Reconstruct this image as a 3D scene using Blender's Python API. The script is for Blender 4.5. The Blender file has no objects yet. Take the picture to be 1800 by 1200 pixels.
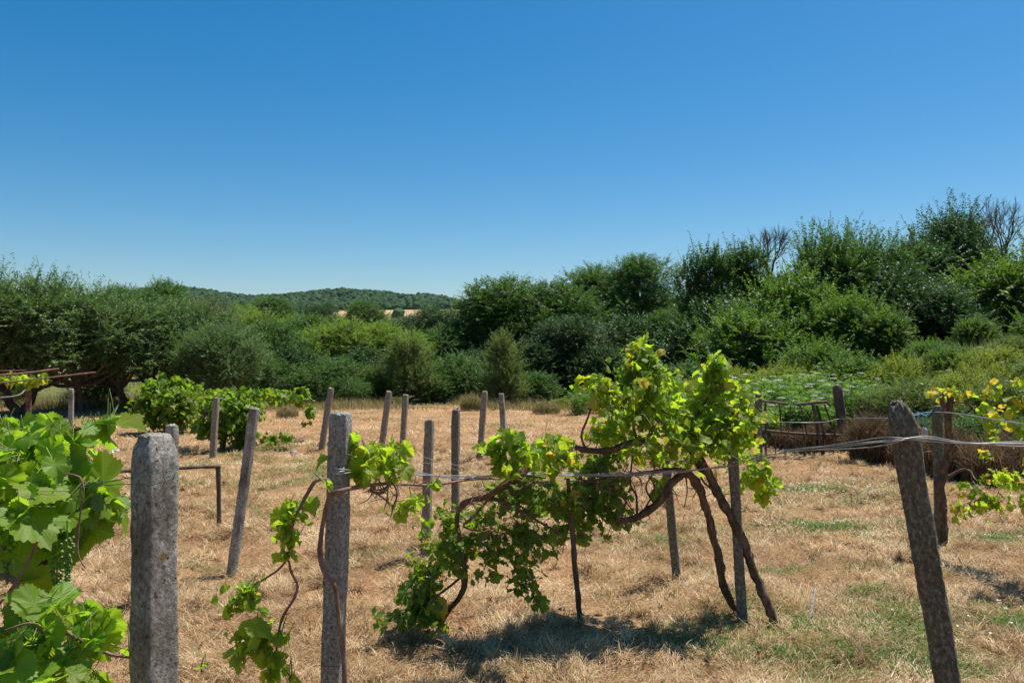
import bpy, math, random
import numpy as np
from mathutils import Vector, Matrix

# ---------------------------------------------------------------- camera, sky, sun
scene = bpy.context.scene
C = scene.collection
EYE, F, HY = 1.7, 1400.0, 615.0
HAZE = .00004
cam_data = bpy.data.cameras.new('camera')
cam = bpy.data.objects.new('camera', cam_data); C.objects.link(cam)
cam.location = (0, 0, EYE); cam.rotation_euler = (math.radians(90), 0, 0)
cam_data.sensor_width = 36; cam_data.lens = 28; cam_data.shift_y = 15/1800
cam_data.clip_start = 0.05; cam_data.clip_end = 8000
scene.camera = cam

SUN_EL = math.radians(67); SUN_AZ = math.radians(52)       # azimuth from +Y towards +X
S = Vector((math.sin(SUN_AZ)*math.cos(SUN_EL), math.cos(SUN_AZ)*math.cos(SUN_EL), math.sin(SUN_EL)))
world = bpy.data.worlds.new('World'); scene.world = world; world.use_nodes = True
nt = world.node_tree; nt.nodes.clear()
sky = nt.nodes.new('ShaderNodeTexSky'); sky.sky_type = 'NISHITA'; sky.sun_disc = False
sky.sun_elevation = SUN_EL; sky.sun_rotation = SUN_AZ
sky.altitude = 300; sky.air_density = 1.0; sky.dust_density = 1.0; sky.ozone_density = 3.0
hs = nt.nodes.new('ShaderNodeHueSaturation'); hs.inputs['Saturation'].default_value = 1.48; hs.inputs['Hue'].default_value = 0.493; hs.inputs['Value'].default_value = 1.0
bg = nt.nodes.new('ShaderNodeBackground'); bg.inputs[1].default_value = 0.077
ow = nt.nodes.new('ShaderNodeOutputWorld')
nt.links.new(sky.outputs[0], hs.inputs['Color']); nt.links.new(hs.outputs[0], bg.inputs[0]); nt.links.new(bg.outputs[0], ow.inputs[0])
sd = bpy.data.lights.new('sun', 'SUN'); sd.energy = 5.0; sd.angle = math.radians(0.53); sd.color = (1.0, 0.95, 0.87)
sun = bpy.data.objects.new('sun', sd); C.objects.link(sun)
sun.rotation_euler = S.to_track_quat('Z', 'Y').to_euler(); sun.location = (20, 20, 40)
scene.view_settings.view_transform = 'Standard'; scene.view_settings.look = 'None'
scene.view_settings.exposure = 0.62; scene.view_settings.gamma = 1.0
scene.cycles.max_bounces = 6; scene.cycles.transmission_bounces = 4; scene.cycles.diffuse_bounces = 3
scene.cycles.transparent_max_bounces = 8; scene.cycles.sample_clamp_indirect = 6.0

rng = np.random.default_rng(7)
random.seed(7)

# ---------------------------------------------------------------- helpers
def P(px, py, d):
    return np.array([(px-900)/F*d, d, EYE-(py-HY)/F*d])

def smooth(t):
    t = np.clip(t, 0, 1); return t*t*(3-2*t)

def _h(ix, iy, seed):
    n = (ix.astype(np.int64)*374761393 + iy.astype(np.int64)*668265263 + seed*974634777) & 0xffffffff
    n = ((n ^ (n >> 13))*1274126177) & 0xffffffff
    n = ((n ^ (n >> 16))*2246822519) & 0xffffffff
    return ((n >> 8) & 0xffff)/65535.0

def vnoise(x, y, scale, seed=0):
    x = np.asarray(x, float)/scale; y = np.asarray(y, float)/scale
    ix = np.floor(x); iy = np.floor(y); fx = smooth(x-ix); fy = smooth(y-iy)
    ix = ix.astype(np.int64); iy = iy.astype(np.int64)
    a = _h(ix, iy, seed); b = _h(ix+1, iy, seed); c = _h(ix, iy+1, seed); d = _h(ix+1, iy+1, seed)
    return (a*(1-fx)+b*fx)*(1-fy) + (c*(1-fx)+d*fx)*fy

def fbm(x, y, scale, seed=0, n=3):
    r = 0; a = 0.5; tot = 0
    for i in range(n):
        r = r + a*vnoise(x, y, scale, seed+i*17); tot += a; a *= .5; scale *= .5
    return r/tot

def ground_z(x, y):
    x = np.asarray(x, float); y = np.asarray(y, float)
    s = 0.8*x + 0.45*y
    bank = .35*smooth((s-10.4)/2.0)*smooth((x-2.2)/2.0)+1.3*smooth((x-6.2)/5)*smooth((s-11.5)/5)
    near = smooth((60-np.hypot(x, y))/30)
    und = 0.10*(fbm(x, y, 4.0, 3)-0.5)*near
    lump = 0.15*(fbm(x, y, 0.42, 9, 3)-0.5)*smooth((22-y)/10)*near
    return bank + und + lump

def gz(x, y): return float(ground_z(np.array([x]), np.array([y]))[0])
def G(px, py):
    d = EYE*F/(py-HY); x = (px-900)/F*d
    return np.array([x, d, gz(x, d)])

def norm(v):
    return v/np.maximum(np.linalg.norm(v, axis=-1, keepdims=True), 1e-9)

class MB:
    """collects geometry, builds ONE mesh object"""
    def __init__(s): s.v = []; s.f = []; s.n = 0; s.a = []
    def add(s, v, f, **attrs):
        v = np.asarray(v, np.float32).reshape(-1, 3); f = np.asarray(f, np.int64)
        s.v.append(v); s.f.append(f+s.n); s.n += len(v); s.a.append((len(v), attrs))
    def mesh(s, name, mat, smooth_shade=True):
        me = bpy.data.meshes.new(name)
        v = np.concatenate(s.v)
        counts = np.concatenate([np.full(len(f), f.shape[1]) for f in s.f])
        loops = np.concatenate([f.ravel() for f in s.f])
        starts = np.concatenate([[0], np.cumsum(counts)[:-1]])
        me.vertices.add(len(v)); me.vertices.foreach_set('co', v.ravel())
        me.loops.add(len(loops)); me.loops.foreach_set('vertex_index', loops.astype(np.int32))
        me.polygons.add(len(counts)); me.polygons.foreach_set('loop_start', starts.astype(np.int32))
        try: me.polygons.foreach_set('loop_total', counts.astype(np.int32))
        except Exception: pass
        keys = set(k for _, a in s.a for k in a)
        for k in keys:
            vec = any(np.ndim(a.get(k)) == 2 for _, a in s.a)
            if vec:
                arr = np.concatenate([np.asarray(a[k], np.float32) if k in a else np.zeros((n, 3), np.float32) for n, a in s.a])
                at = me.attributes.new(k, 'FLOAT_VECTOR', 'POINT'); at.data.foreach_set('vector', arr.ravel())
            else:
                arr = np.concatenate([np.broadcast_to(np.asarray(a.get(k, 0), np.float32), (n,)) for n, a in s.a])
                at = me.attributes.new(k, 'FLOAT', 'POINT'); at.data.foreach_set('value', np.ascontiguousarray(arr))
        me.polygons.foreach_set('use_smooth', np.full(len(counts), smooth_shade))
        me.update(calc_edges=True); me.validate()
        me.materials.append(mat)
        return me
    def build(s, name, mat, parent=None, smooth_shade=True, origin=None):
        if origin is not None:
            s.v = [a-np.asarray(origin, np.float32) for a in s.v]
        o = bpy.data.objects.new(name, s.mesh(name, mat, smooth_shade)); C.objects.link(o)
        if parent is not None: o.parent = parent
        if origin is not None: o.location = origin
        return o

def tag(o, label=None, cat=None, group=None, kind=None):
    if label: o['label'] = label
    if cat: o['category'] = cat
    if group: o['group'] = group
    if kind: o['kind'] = kind
    return o

def empty(name, loc=(0, 0, 0), label=None, cat=None, group=None):
    o = bpy.data.objects.new(name, None); C.objects.link(o); o.location = loc; o.empty_display_size = .2
    return tag(o, label, cat, group)

def resample(pts, step):
    pts = np.asarray(pts, float)
    if len(pts) < 3:
        n = max(2, int(np.linalg.norm(pts[-1]-pts[0])/step)+1)
        return pts[0]+(pts[-1]-pts[0])*np.linspace(0, 1, n)[:, None], np.linspace(0, 1, n)
    p = np.vstack([2*pts[0]-pts[1], pts, 2*pts[-1]-pts[-2]])
    out = []; ts = []
    m = len(pts)-1
    for i in range(m):
        a, b, c, d = p[i:i+4]
        n = max(2, int(np.linalg.norm(c-b)/step)+1)
        t = np.linspace(0, 1, n, endpoint=False)[:, None]
        out.append(0.5*((2*b)+(-a+c)*t+(2*a-5*b+4*c-d)*t*t+(-a+3*b-3*c+d)*t**3)); ts.append((i+t[:, 0])/m)
    out.append(pts[-1:]); ts.append([1.0])
    return np.concatenate(out), np.concatenate(ts)

def tube(mb, pts, r, sides=8, step=0.04, rough=0.0, seed=0, twist=0.0, ell=1.0, **attrs):
    p, t = resample(pts, step)
    r = np.atleast_1d(np.asarray(r, float))
    rad = np.interp(t, np.linspace(0, 1, len(r)), r) if len(r) > 1 else np.full(len(p), r[0])
    tan = norm(np.gradient(p, axis=0))
    ref = np.array([0.31, 0.17, 0.93]) if abs(tan[0] @ np.array([0.31, .17, .93])) < .9 else np.array([1., 0, 0])
    u = norm(np.cross(tan, ref)); w = np.cross(tan, u)
    # keep the frame steady
    for i in range(1, len(p)):
        uu = u[i-1]-tan[i]*(u[i-1]@tan[i]); u[i] = uu/max(np.linalg.norm(uu), 1e-9); w[i] = np.cross(tan[i], u[i])
    ang = np.arange(sides)*2*np.pi/sides
    A = ang[None, :]+twist*np.arange(len(p))[:, None]*step
    R = rad[:, None]*np.ones((1, sides))
    if rough > 0:
        jj = np.arange(sides)[None, :]*1.7; ii = np.arange(len(p))[:, None]*step
        R = R*(1+rough*(vnoise(jj+ii*0, ii, .06, seed)+vnoise(jj*1.3, ii, 0.16, seed+3)-1.0)*1.5)
        cr = rad[:, None]*rough
        p = p + (np.random.default_rng(seed).normal(size=p.shape))*cr*0.12
    V = p[:, None, :]+u[:, None, :]*(np.cos(A)*R)[..., None]+w[:, None, :]*(np.sin(A)*R*ell)[..., None]
    n = len(p)
    V = V.reshape(-1, 3)
    i = np.arange(n-1)[:, None]*sides; j = np.arange(sides)[None, :]; k = (j+1) % sides
    f = np.stack([i+j, i+k, i+sides+k, i+sides+j], -1).reshape(-1, 4)
    mb.add(V, f, **attrs)
    mb.add(np.vstack([V[:sides], p[:1]]), np.array([[(q+1) % sides, q, sides] for q in range(sides)]), **attrs)
    mb.add(np.vstack([V[-sides:], p[-1:]]), np.array([[q, (q+1) % sides, sides] for q in range(sides)]), **attrs)

def sticks(mb, A, B, r0, r1, **attrs):
    """many thin three-sided rods"""
    A = np.asarray(A, float); B = np.asarray(B, float); N = len(A)
    if N == 0: return
    t = norm(B-A); ref = np.where(np.abs(t[:, 2:3]) < .9, np.array([[0, 0, 1.]]), np.array([[1., 0, 0]]))
    u = norm(np.cross(t, ref)); w = np.cross(t, u)
    V = np.zeros((N, 6, 3))
    r0 = np.broadcast_to(r0, (N,)); r1 = np.broadcast_to(r1, (N,))
    for k in range(3):
        a = k*2*np.pi/3; o = u*math.cos(a)+w*math.sin(a)
        V[:, k] = A+o*r0[:, None]; V[:, k+3] = B+o*r1[:, None]
    b = np.arange(N)[:, None]*6
    f = np.concatenate([b+np.array([[k, (k+1) % 3, 3+(k+1) % 3, 3+k]]) for k in range(3)])
    mb.add(V.reshape(-1, 3), f, **attrs)

def leaf_quads(mb, pos, d, nrm, L, W, rnd):
    """simple pointed leaves, folded a little along the midrib"""
    N = len(pos); d = norm(d); s = norm(np.cross(d, nrm)); n = np.cross(s, d)
    L = np.broadcast_to(L, (N,))[:, None]; W = np.broadcast_to(W, (N,))[:, None]
    mid = pos+d*L*.45+n*L*.06
    V = np.stack([pos, mid+s*W*.5, pos+d*L-n*L*.08, mid-s*W*.5], 1).reshape(-1, 3)
    b = np.arange(N)[:, None]*4
    mb.add(V, b+np.array([[0, 1, 2, 3]]), rnd=np.repeat(rnd, 4))

# grape leaf template
def grape_template(npts, ring=True, deep=1.0):
    th = np.linspace(-np.pi, np.pi, npts, endpoint=False)
    k = np.degrees(np.abs(th))
    xs = [0, 27, 50, 77, 105, 130, 152, 172, 180]
    rs = [.66, .66-.22*deep, .58, .58-.20*deep, .50, .50-.12*deep, .42, .28, .10]
    r = np.interp(k, xs, rs)
    tooth = 0.026*np.where(np.arange(npts) % 2 == 0, 1, -1)*np.where(k > 168, 0, 1)
    r = r+tooth*(r/.5)
    out = np.stack([np.sin(th)*r, np.cos(th)*r], 1)
    inn = out*0.5
    if ring:
        v = np.vstack([[0, 0], inn, out])
        a = np.arange(npts); b = (a+1) % npts
        f = [np.stack([np.zeros(npts, int), 1+b, 1+a], 1), np.stack([1+a, 1+b, 1+npts+b], 1), np.stack([1+a, 1+npts+b, 1+npts+a], 1)]
        f = np.concatenate(f)
    else:
        v = np.vstack([[0, 0], out]); a = np.arange(npts); b = (a+1) % npts
        f = np.stack([np.zeros(npts, int), 1+b, 1+a], 1)
    return v, f
T_HI = [grape_template(60, True, .75), grape_template(56, True, .45)]
T_MD = [grape_template(30, True, 1.0), grape_template(26, True, .6)]
T_LO = [grape_template(16, False, 1.0)]

def grape_leaves(mb, pos, tip, nrm, size, templates, r, curl=1.0, yellow=0.04):
    pos = np.asarray(pos); N = len(pos)
    which = r.integers(0, len(templates), N)
    rnd = r.random(N); tone = np.where(r.random(N) < yellow, 0.75+0.25*r.random(N), r.random(N)*0.55)
    tip = norm(tip); sx = norm(np.cross(tip, nrm)); nn = np.cross(sx, tip)
    for w, (tv, tf) in enumerate(templates):
        m = which == w; n = int(m.sum())
        if n == 0: continue
        x = tv[None, :, 0]*np.ones((n, 1)); y = tv[None, :, 1]*np.ones((n, 1)); rr = np.hypot(x, y); th = np.arctan2(x, y)
        a = r.uniform(-.1, .55, (n, 1))*curl; b = r.uniform(-.1, .9, (n, 1))*curl; c = r.uniform(.1, .45, (n, 1))*curl
        ph = r.uniform(0, 6.28, (n, 1)); kk = r.integers(2, 5, (n, 1))
        z = a*np.abs(x)-b*y*np.abs(y)+c*rr*rr*np.sin(kk*th+ph)*1.2 + .05*curl*np.sin(9*th+ph)*rr
        x = x*r.uniform(.88, 1.1, (n, 1))*(1-.25*np.abs(a)); y = y*r.uniform(.9, 1.08, (n, 1))
        s = size[m][:, None]
        V = pos[m][:, None, :]+sx[m][:, None, :]*(x*s)[..., None]+tip[m][:, None, :]*((y)*s)[..., None]+nn[m][:, None, :]*(z*s)[..., None]
        nv = len(tv)
        F_ = (np.arange(n)[:, None, None]*nv+tf[None]).reshape(-1, 3)
        lc = np.zeros((n, nv, 3), np.float32); lc[..., 0] = tv[None, :, 0]; lc[..., 1] = tv[None, :, 1]
        mb.add(V.reshape(-1, 3), F_, lc=lc.reshape(-1, 3), rnd=np.repeat(rnd[m], nv), tone=np.repeat(tone[m], nv))

# ---------------------------------------------------------------- materials
def mat(name):
    m = bpy.data.materials.new(name); m.use_nodes = True; t = m.node_tree; t.nodes.clear()
    out = t.nodes.new('ShaderNodeOutputMaterial')
    def N(kind, **kw):
        n = t.nodes.new('ShaderNode'+kind)
        for k, v in kw.items():
            if k in ('operation', 'blend_type', 'data_type', 'attribute_name', 'noise_dimensions', 'feature', 'mapping_type', 'wave_type', 'bands_direction'): setattr(n, k, v)
        return n
    def Lk(a, b): t.links.new(a, b)
    return m, t, out, N, Lk

def ramp(N, stops, interp='LINEAR'):
    n = N('ValToRGB'); cr = n.color_ramp; cr.interpolation = interp
    while len(cr.elements) < len(stops): cr.elements.new(.5)
    for e, (p, c) in zip(cr.elements, stops):
        e.position = p; e.color = (*c, 1) if len(c) == 3 else c
    return n

def leaf_mat(name, stops, trans=(0.30, 0.42, 0.05), tfac=0.35, rough=0.4, spec=0.4, objvar=0.15, veins=False, yellow=None):
    m, t, out, N, Lk = mat(name)
    at = N('Attribute', attribute_name='rnd')
    cr = ramp(N, stops); Lk(at.outputs['Fac'], cr.inputs[0]); col = cr.outputs[0]
    tr = N('RGB'); tr.outputs[0].default_value = (*trans, 1); tcol = tr.outputs[0]
    if yellow:
        a2 = N('Attribute', attribute_name='tone')
        c2 = ramp(N, [(0, (0, 0, 0)), (.5, (.22, .22, .22)), (.7, (.4, .4, .4)), (.8, (1, 1, 1))]); Lk(a2.outputs['Fac'], c2.inputs[0])
        mx = N('Mix', data_type='RGBA'); Lk(c2.outputs[0], mx.inputs[0]); Lk(col, mx.inputs[6]); mx.inputs[7].default_value = (*yellow, 1); col = mx.outputs[2]
        mt = N('Mix', data_type='RGBA'); Lk(c2.outputs[0], mt.inputs[0]); Lk(tcol, mt.inputs[6]); mt.inputs[7].default_value = (yellow[0]*1.5, yellow[1]*1.35, yellow[2], 1); tcol = mt.outputs[2]
    bump = None
    if veins:
        lc = N('Attribute', attribute_name='lc'); sp = N('SeparateXYZ'); Lk(lc.outputs['Vector'], sp.inputs[0])
        ax = N('Math', operation='ABSOLUTE'); Lk(sp.outputs[0], ax.inputs[0])
        best = None
        for deg in (0, 50, 105):
            cx, cy = math.sin(math.radians(deg)), math.cos(math.radians(deg))
            m1 = N('Math', operation='MULTIPLY'); Lk(ax.outputs[0], m1.inputs[0]); m1.inputs[1].default_value = cy
            m2 = N('Math', operation='MULTIPLY'); Lk(sp.outputs[1], m2.inputs[0]); m2.inputs[1].default_value = -cx
            ad = N('Math', operation='ADD'); Lk(m1.outputs[0], ad.inputs[0]); Lk(m2.outputs[0], ad.inputs[1])
            ab = N('Math', operation='ABSOLUTE'); Lk(ad.outputs[0], ab.inputs[0])
            # herringbone side veins
            al = N('Math', operation='MULTIPLY'); Lk(ax.outputs[0], al.inputs[0]); al.inputs[1].default_value = cx
            al2 = N('Math', operation='MULTIPLY'); Lk(sp.outputs[1], al2.inputs[0]); al2.inputs[1].default_value = cy
            al3 = N('Math', operation='ADD'); Lk(al.outputs[0], al3.inputs[0]); Lk(al2.outputs[0], al3.inputs[1])
            dd = N('Math', operation='LESS_THAN'); Lk(al3.outputs[0], dd.inputs[0]); dd.inputs[1].default_value = 0.0
            pen = N('Math', operation='ADD'); Lk(ab.outputs[0], pen.inputs[0]); Lk(dd.outputs[0], pen.inputs[1])
            if best is None: best = pen.outputs[0]; al_ = al3.outputs[0]
            else:
                mn = N('Math', operation='MINIMUM'); Lk(best, mn.inputs[0]); Lk(pen.outputs[0], mn.inputs[1]); best = mn.outputs[0]
        vr = N('MapRange'); Lk(best, vr.inputs[0]); vr.inputs[1].default_value = 0.004; vr.inputs[2].default_value = 0.018; vr.inputs[3].default_value = 1; vr.inputs[4].default_value = 0
        vm = N('Mix', data_type='RGBA'); vf = N('Math', operation='MULTIPLY'); Lk(vr.outputs[0], vf.inputs[0]); vf.inputs[1].default_value = .55
        Lk(vf.outputs[0], vm.inputs[0]); Lk(col, vm.inputs[6]); vm.inputs[7].default_value = (0.22, 0.30, 0.09, 1); col = vm.outputs[2]
        vo = N('TexVoronoi', feature='DISTANCE_TO_EDGE'); Lk(lc.outputs['Vector'], vo.inputs['Vector']); vo.inputs['Scale'].default_value = 13
        vo2 = N('MapRange'); Lk(vo.outputs['Distance'], vo2.inputs[0]); vo2.inputs[2].default_value = .08
        add = N('Math', operation='SUBTRACT'); Lk(vo2.outputs[0], add.inputs[0]); Lk(vr.outputs[0], add.inputs[1])
        bump = N('Bump'); bump.inputs['Strength'].default_value = .15; bump.inputs['Distance'].default_value = 0.004; Lk(add.outputs[0], bump.inputs['Height'])
    oi = N('ObjectInfo'); mr = N('MapRange'); Lk(oi.outputs['Random'], mr.inputs[0]); mr.inputs[3].default_value = 1-objvar; mr.inputs[4].default_value = 1+objvar
    hv = N('HueSaturation'); Lk(mr.outputs[0], hv.inputs['Value']); Lk(col, hv.inputs['Color'])
    pb = N('BsdfPrincipled'); Lk(hv.outputs[0], pb.inputs['Base Color']); pb.inputs['Roughness'].default_value = rough
    pb.inputs['Specular IOR Level'].default_value = spec
    tl = N('BsdfTranslucent'); Lk(tcol, tl.inputs[0])
    if bump: Lk(bump.outputs[0], pb.inputs['Normal']); Lk(bump.outputs[0], tl.inputs['Normal'])
    ms = N('MixShader'); ms.inputs[0].default_value = tfac; Lk(pb.outputs[0], ms.inputs[1]); Lk(tl.outputs[0], ms.inputs[2]); Lk(ms.outputs[0], out.inputs[0])
    return m

def rough_mat(name, c1, c2, c3=None, scale=8, stretch=(1, 1, 1), bump=0.5, bdist=0.01, rough=0.9, detail=6, spots=None, bscale=None, coords='Object'):
    m, t, out, N, Lk = mat(name)
    tc = N('TexCoord'); mp = N('Mapping'); mp.inputs['Scale'].default_value = stretch; Lk(tc.outputs[coords], mp.inputs[0])
    nz = N('TexNoise'); nz.inputs['Scale'].default_value = scale; nz.inputs['Detail'].default_value = detail; nz.inputs['Roughness'].default_value = .65; Lk(mp.outputs[0], nz.inputs['Vector'])
    st = [(.32, c1), (.68, c2)] if c3 is None else [(.3, c1), (.5, c2), (.7, c3)]
    cr = ramp(N, st); Lk(nz.outputs['Fac'], cr.inputs[0]); col = cr.outputs[0]
    if spots:
        for (sc, lo, hi, c) in spots:
            n2 = N('TexNoise'); n2.inputs['Scale'].default_value = sc; n2.inputs['Detail'].default_value = 5; Lk(mp.outputs[0], n2.inputs['Vector'])
            r2 = N('MapRange'); Lk(n2.outputs['Fac'], r2.inputs[0]); r2.inputs[1].default_value = lo; r2.inputs[2].default_value = hi
            mx = N('Mix', data_type='RGBA'); Lk(r2.outputs[0], mx.inputs[0]); Lk(col, mx.inputs[6]); mx.inputs[7].default_value = (*c, 1); col = mx.outputs[2]
    n3 = N('TexNoise'); n3.inputs['Scale'].default_value = bscale or scale*4; n3.inputs['Detail'].default_value = 8; n3.inputs['Roughness'].default_value = .7; Lk(mp.outputs[0], n3.inputs['Vector'])
    bp = N('Bump'); bp.inputs['Strength'].default_value = bump; bp.inputs['Distance'].default_value = bdist; Lk(n3.outputs['Fac'], bp.inputs['Height'])
    pb = N('BsdfPrincipled'); Lk(col, pb.inputs['Base Color']); pb.inputs['Roughness'].default_value = rough; pb.inputs['Specular IOR Level'].default_value = .25
    Lk(bp.outputs[0], pb.inputs['Normal']); Lk(pb.outputs[0], out.inputs[0])
    return m

M = {}
M['bark'] = rough_mat('dark_bark', (.035, .024, .018), (.10, .07, .05), (.17, .13, .10), 14, (1, 1, .35), .9, .02)
M['vinebark'] = rough_mat('vine_bark', (.06, .036, .022), (.14, .085, .055), (.26, .18, .12), 30, (1, 1, .5), 1.0, .012)
M['cane'] = rough_mat('cane_bark', (.10, .055, .04), (.20, .12, .09), (.30, .22, .17), 40, (1, 1, .4), .5, .004)
M['snag'] = rough_mat('dark_dead_wood', (.05, .042, .036), (.11, .095, .08), (.18, .16, .14), 20, (1, 1, .3), .5, .01)
M['deadwood'] = rough_mat('grey_dead_wood', (.09, .08, .07), (.20, .17, .15), (.30, .27, .24), 20, (1, 1, .3), .5, .01)
M['oldwood'] = rough_mat('weathered_wood', (.035, .025, .02), (.11, .08, .06), (.22, .18, .15), 12, (1, 1, .15), .8, .01)
M['concrete'] = rough_mat('weathered_concrete', (.11, .10, .08), (.33, .31, .27), (.62, .60, .54), 95, (1, 1, .8), 1.0, .008, .95, 10,
                          spots=[(5, .46, .66, (.11, .085, .06)), (11, .64, .70, (.28, .17, .05)), (75, .62, .66, (.08, .07, .055))], bscale=150)
M['greyconcrete'] = rough_mat('grey_concrete', (.10, .092, .078), (.27, .26, .225), (.50, .485, .44), 80, (1, 1, .8), 1.0, .007, .95, 10, spots=[(7, .58, .75, (.14, .115, .085)), (70, .62, .66, (.09, .08, .065))], bscale=140)
M['darkgrey'] = rough_mat('stained_grey_concrete', (.075, .062, .048), (.17, .145, .115), (.34, .31, .26), 70, (1, 1, .7), 1.0, .008, .95, 10, bscale=130)
M['darkconcrete'] = rough_mat('dark_mossy_concrete', (.048, .044, .028), (.135, .125, .088), (.30, .29, .23), 70, (1, 1, .6), 1.0, .012, .9, 10,
                          spots=[(5, .52, .72, (.10, .085, .04)), (90, .62, .68, (.33, .32, .30))], bscale=120)
M['brownpost'] = rough_mat('brown_stained_concrete', (.12, .095, .068), (.25, .205, .155), (.42, .37, .30), 60, (1, 1, .5), .9, .008, .95, 10, bscale=120)
M['stem'] = rough_mat('green_stem', (.16, .22, .05), (.26, .30, .09), None, 20, (1, 1, 1), .1, .002, .6)
M['rust'] = rough_mat('rusty_metal', (.05, .025, .018), (.13, .065, .045), (.22, .13, .095), 18, (1, 1, 1), .5, .004, .8)
M['straw'] = leaf_mat('straw', [(0, (.25, .15, .08)), (.4, (.49, .335, .175)), (.8, (.69, .515, .30)), (1, (.86, .72, .48))], (.5, .36, .18), .25, .55, .3, 0)
M['grass'] = leaf_mat('green_grass', [(0, (.045, .10, .02)), (.6, (.10, .19, .04)), (1, (.24, .31, .10))], (.25, .36, .06), .3, .5, .3, 0)
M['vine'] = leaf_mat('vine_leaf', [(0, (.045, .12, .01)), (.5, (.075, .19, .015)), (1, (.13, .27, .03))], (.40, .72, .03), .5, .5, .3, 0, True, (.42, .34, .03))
M['vinedark'] = leaf_mat('vine_leaf_deep_green_shade', [(0, (.03, .085, .01)), (.5, (.05, .13, .012)), (1, (.10, .20, .025))], (.28, .52, .02), .42, .5, .3, 0, True, (.42, .34, .03))  # darker green; also puts the shade of the low hanging leaves into the colour
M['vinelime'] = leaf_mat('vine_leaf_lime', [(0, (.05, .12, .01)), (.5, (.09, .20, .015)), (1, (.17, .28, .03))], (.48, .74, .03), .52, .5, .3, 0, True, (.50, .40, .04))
M['sage'] = leaf_mat('sage_leaf', [(0, (.036, .085, .022)), (.6, (.088, .165, .045)), (1, (.25, .35, .15))], (.20, .36, .06), .22, .5, .3)
M['maple'] = leaf_mat('mid_green_leaf', [(0, (.025, .075, .014)), (.6, (.058, .145, .023)), (1, (.13, .24, .05))], (.15, .30, .03), .22, .5, .25)
M['brightelm'] = leaf_mat('bright_elm_leaf', [(0, (.03, .08, .012)), (.6, (.065, .15, .02)), (1, (.14, .25, .045))], (.22, .40, .03), .26, .5, .25)
M['fennel'] = leaf_mat('yellow_green_weed_leaf', [(0, (.07, .12, .012)), (.5, (.15, .21, .022)), (1, (.28, .31, .05))], (.38, .48, .04), .35, .5, .25)
M['darkleaf'] = leaf_mat('dark_green_leaf', [(0, (.018, .056, .015)), (.6, (.042, .105, .026)), (1, (.10, .185, .055))], (.09, .2, .03), .18, .5, .28)
M['lime'] = leaf_mat('lime_leaf', [(0, (.06, .12, .012)), (.6, (.11, .20, .02)), (1, (.20, .29, .04))], (.32, .48, .04), .3, .5, .25)
M['olive'] = leaf_mat('olive_leaf', [(0, (.045, .085, .018)), (.6, (.09, .15, .03)), (1, (.18, .25, .07))], (.24, .33, .05), .35, .5, .25)
M['redleaf'] = leaf_mat('red_brown_leaf', [(0, (.07, .03, .02)), (.6, (.14, .07, .045)), (1, (.20, .15, .09))], (.2, .09, .05), .25, .5, .3)
M['elder'] = leaf_mat('weed_leaf', [(0, (.04, .10, .014)), (.6, (.075, .17, .025)), (1, (.15, .26, .05))], (.25, .46, .04), .38, .5, .3)
M['flower'] = leaf_mat('white_flower', [(0, (.5, .5, .42)), (1, (.8, .8, .74))], (.5, .5, .4), .2, .6, .2, 0)
M['drybrush'] = leaf_mat('dry_brush', [(0, (.04, .026, .018)), (.5, (.13, .085, .05)), (.8, (.28, .20, .11)), (1, (.45, .36, .21))], (.22, .14, .07), .25, .6, .2)
M['umber'] = leaf_mat('tall_dry_grass', [(0, (.16, .13, .05)), (.5, (.28, .24, .10)), (1, (.50, .42, .24))], (.35, .32, .12), .3, .55, .3, 0)

def simple(name, col, rough=.5, metal=0.0, alpha_t=0.0):
    m, t, out, N, Lk = mat(name); pb = N('BsdfPrincipled'); tc = N('TexCoord'); nz = N('TexNoise'); nz.inputs['Scale'].default_value = 25; Lk(tc.outputs['Object'], nz.inputs['Vector'])
    cr = ramp(N, [(.3, tuple(c*.75 for c in col)), (.7, tuple(min(1, c*1.15) for c in col))]); Lk(nz.outputs['Fac'], cr.inputs[0]); Lk(cr.outputs[0], pb.inputs['Base Color'])
    pb.inputs['Roughness'].default_value = rough; pb.inputs['Metallic'].default_value = metal; pb.inputs['Transmission Weight'].default_value = alpha_t
    Lk(pb.outputs[0], out.inputs[0]); return m
M['wire'] = simple('galvanised_wire', (.42, .41, .40), .45, .6)
M['greenwire'] = simple('green_coated_wire', (.03, .10, .06), .4)
M['blue'] = simple('blue_twine', (.08, .32, .50), .6)
M['amber'] = simple('amber_liquid_plastic', (.42, .22, .05), .2, 0, .4)
M['clearplastic'] = simple('clear_plastic', (.60, .66, .70), .15, 0, .6)
M['grape'] = simple('green_grape_skin', (.10, .20, .03), .35)

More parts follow.
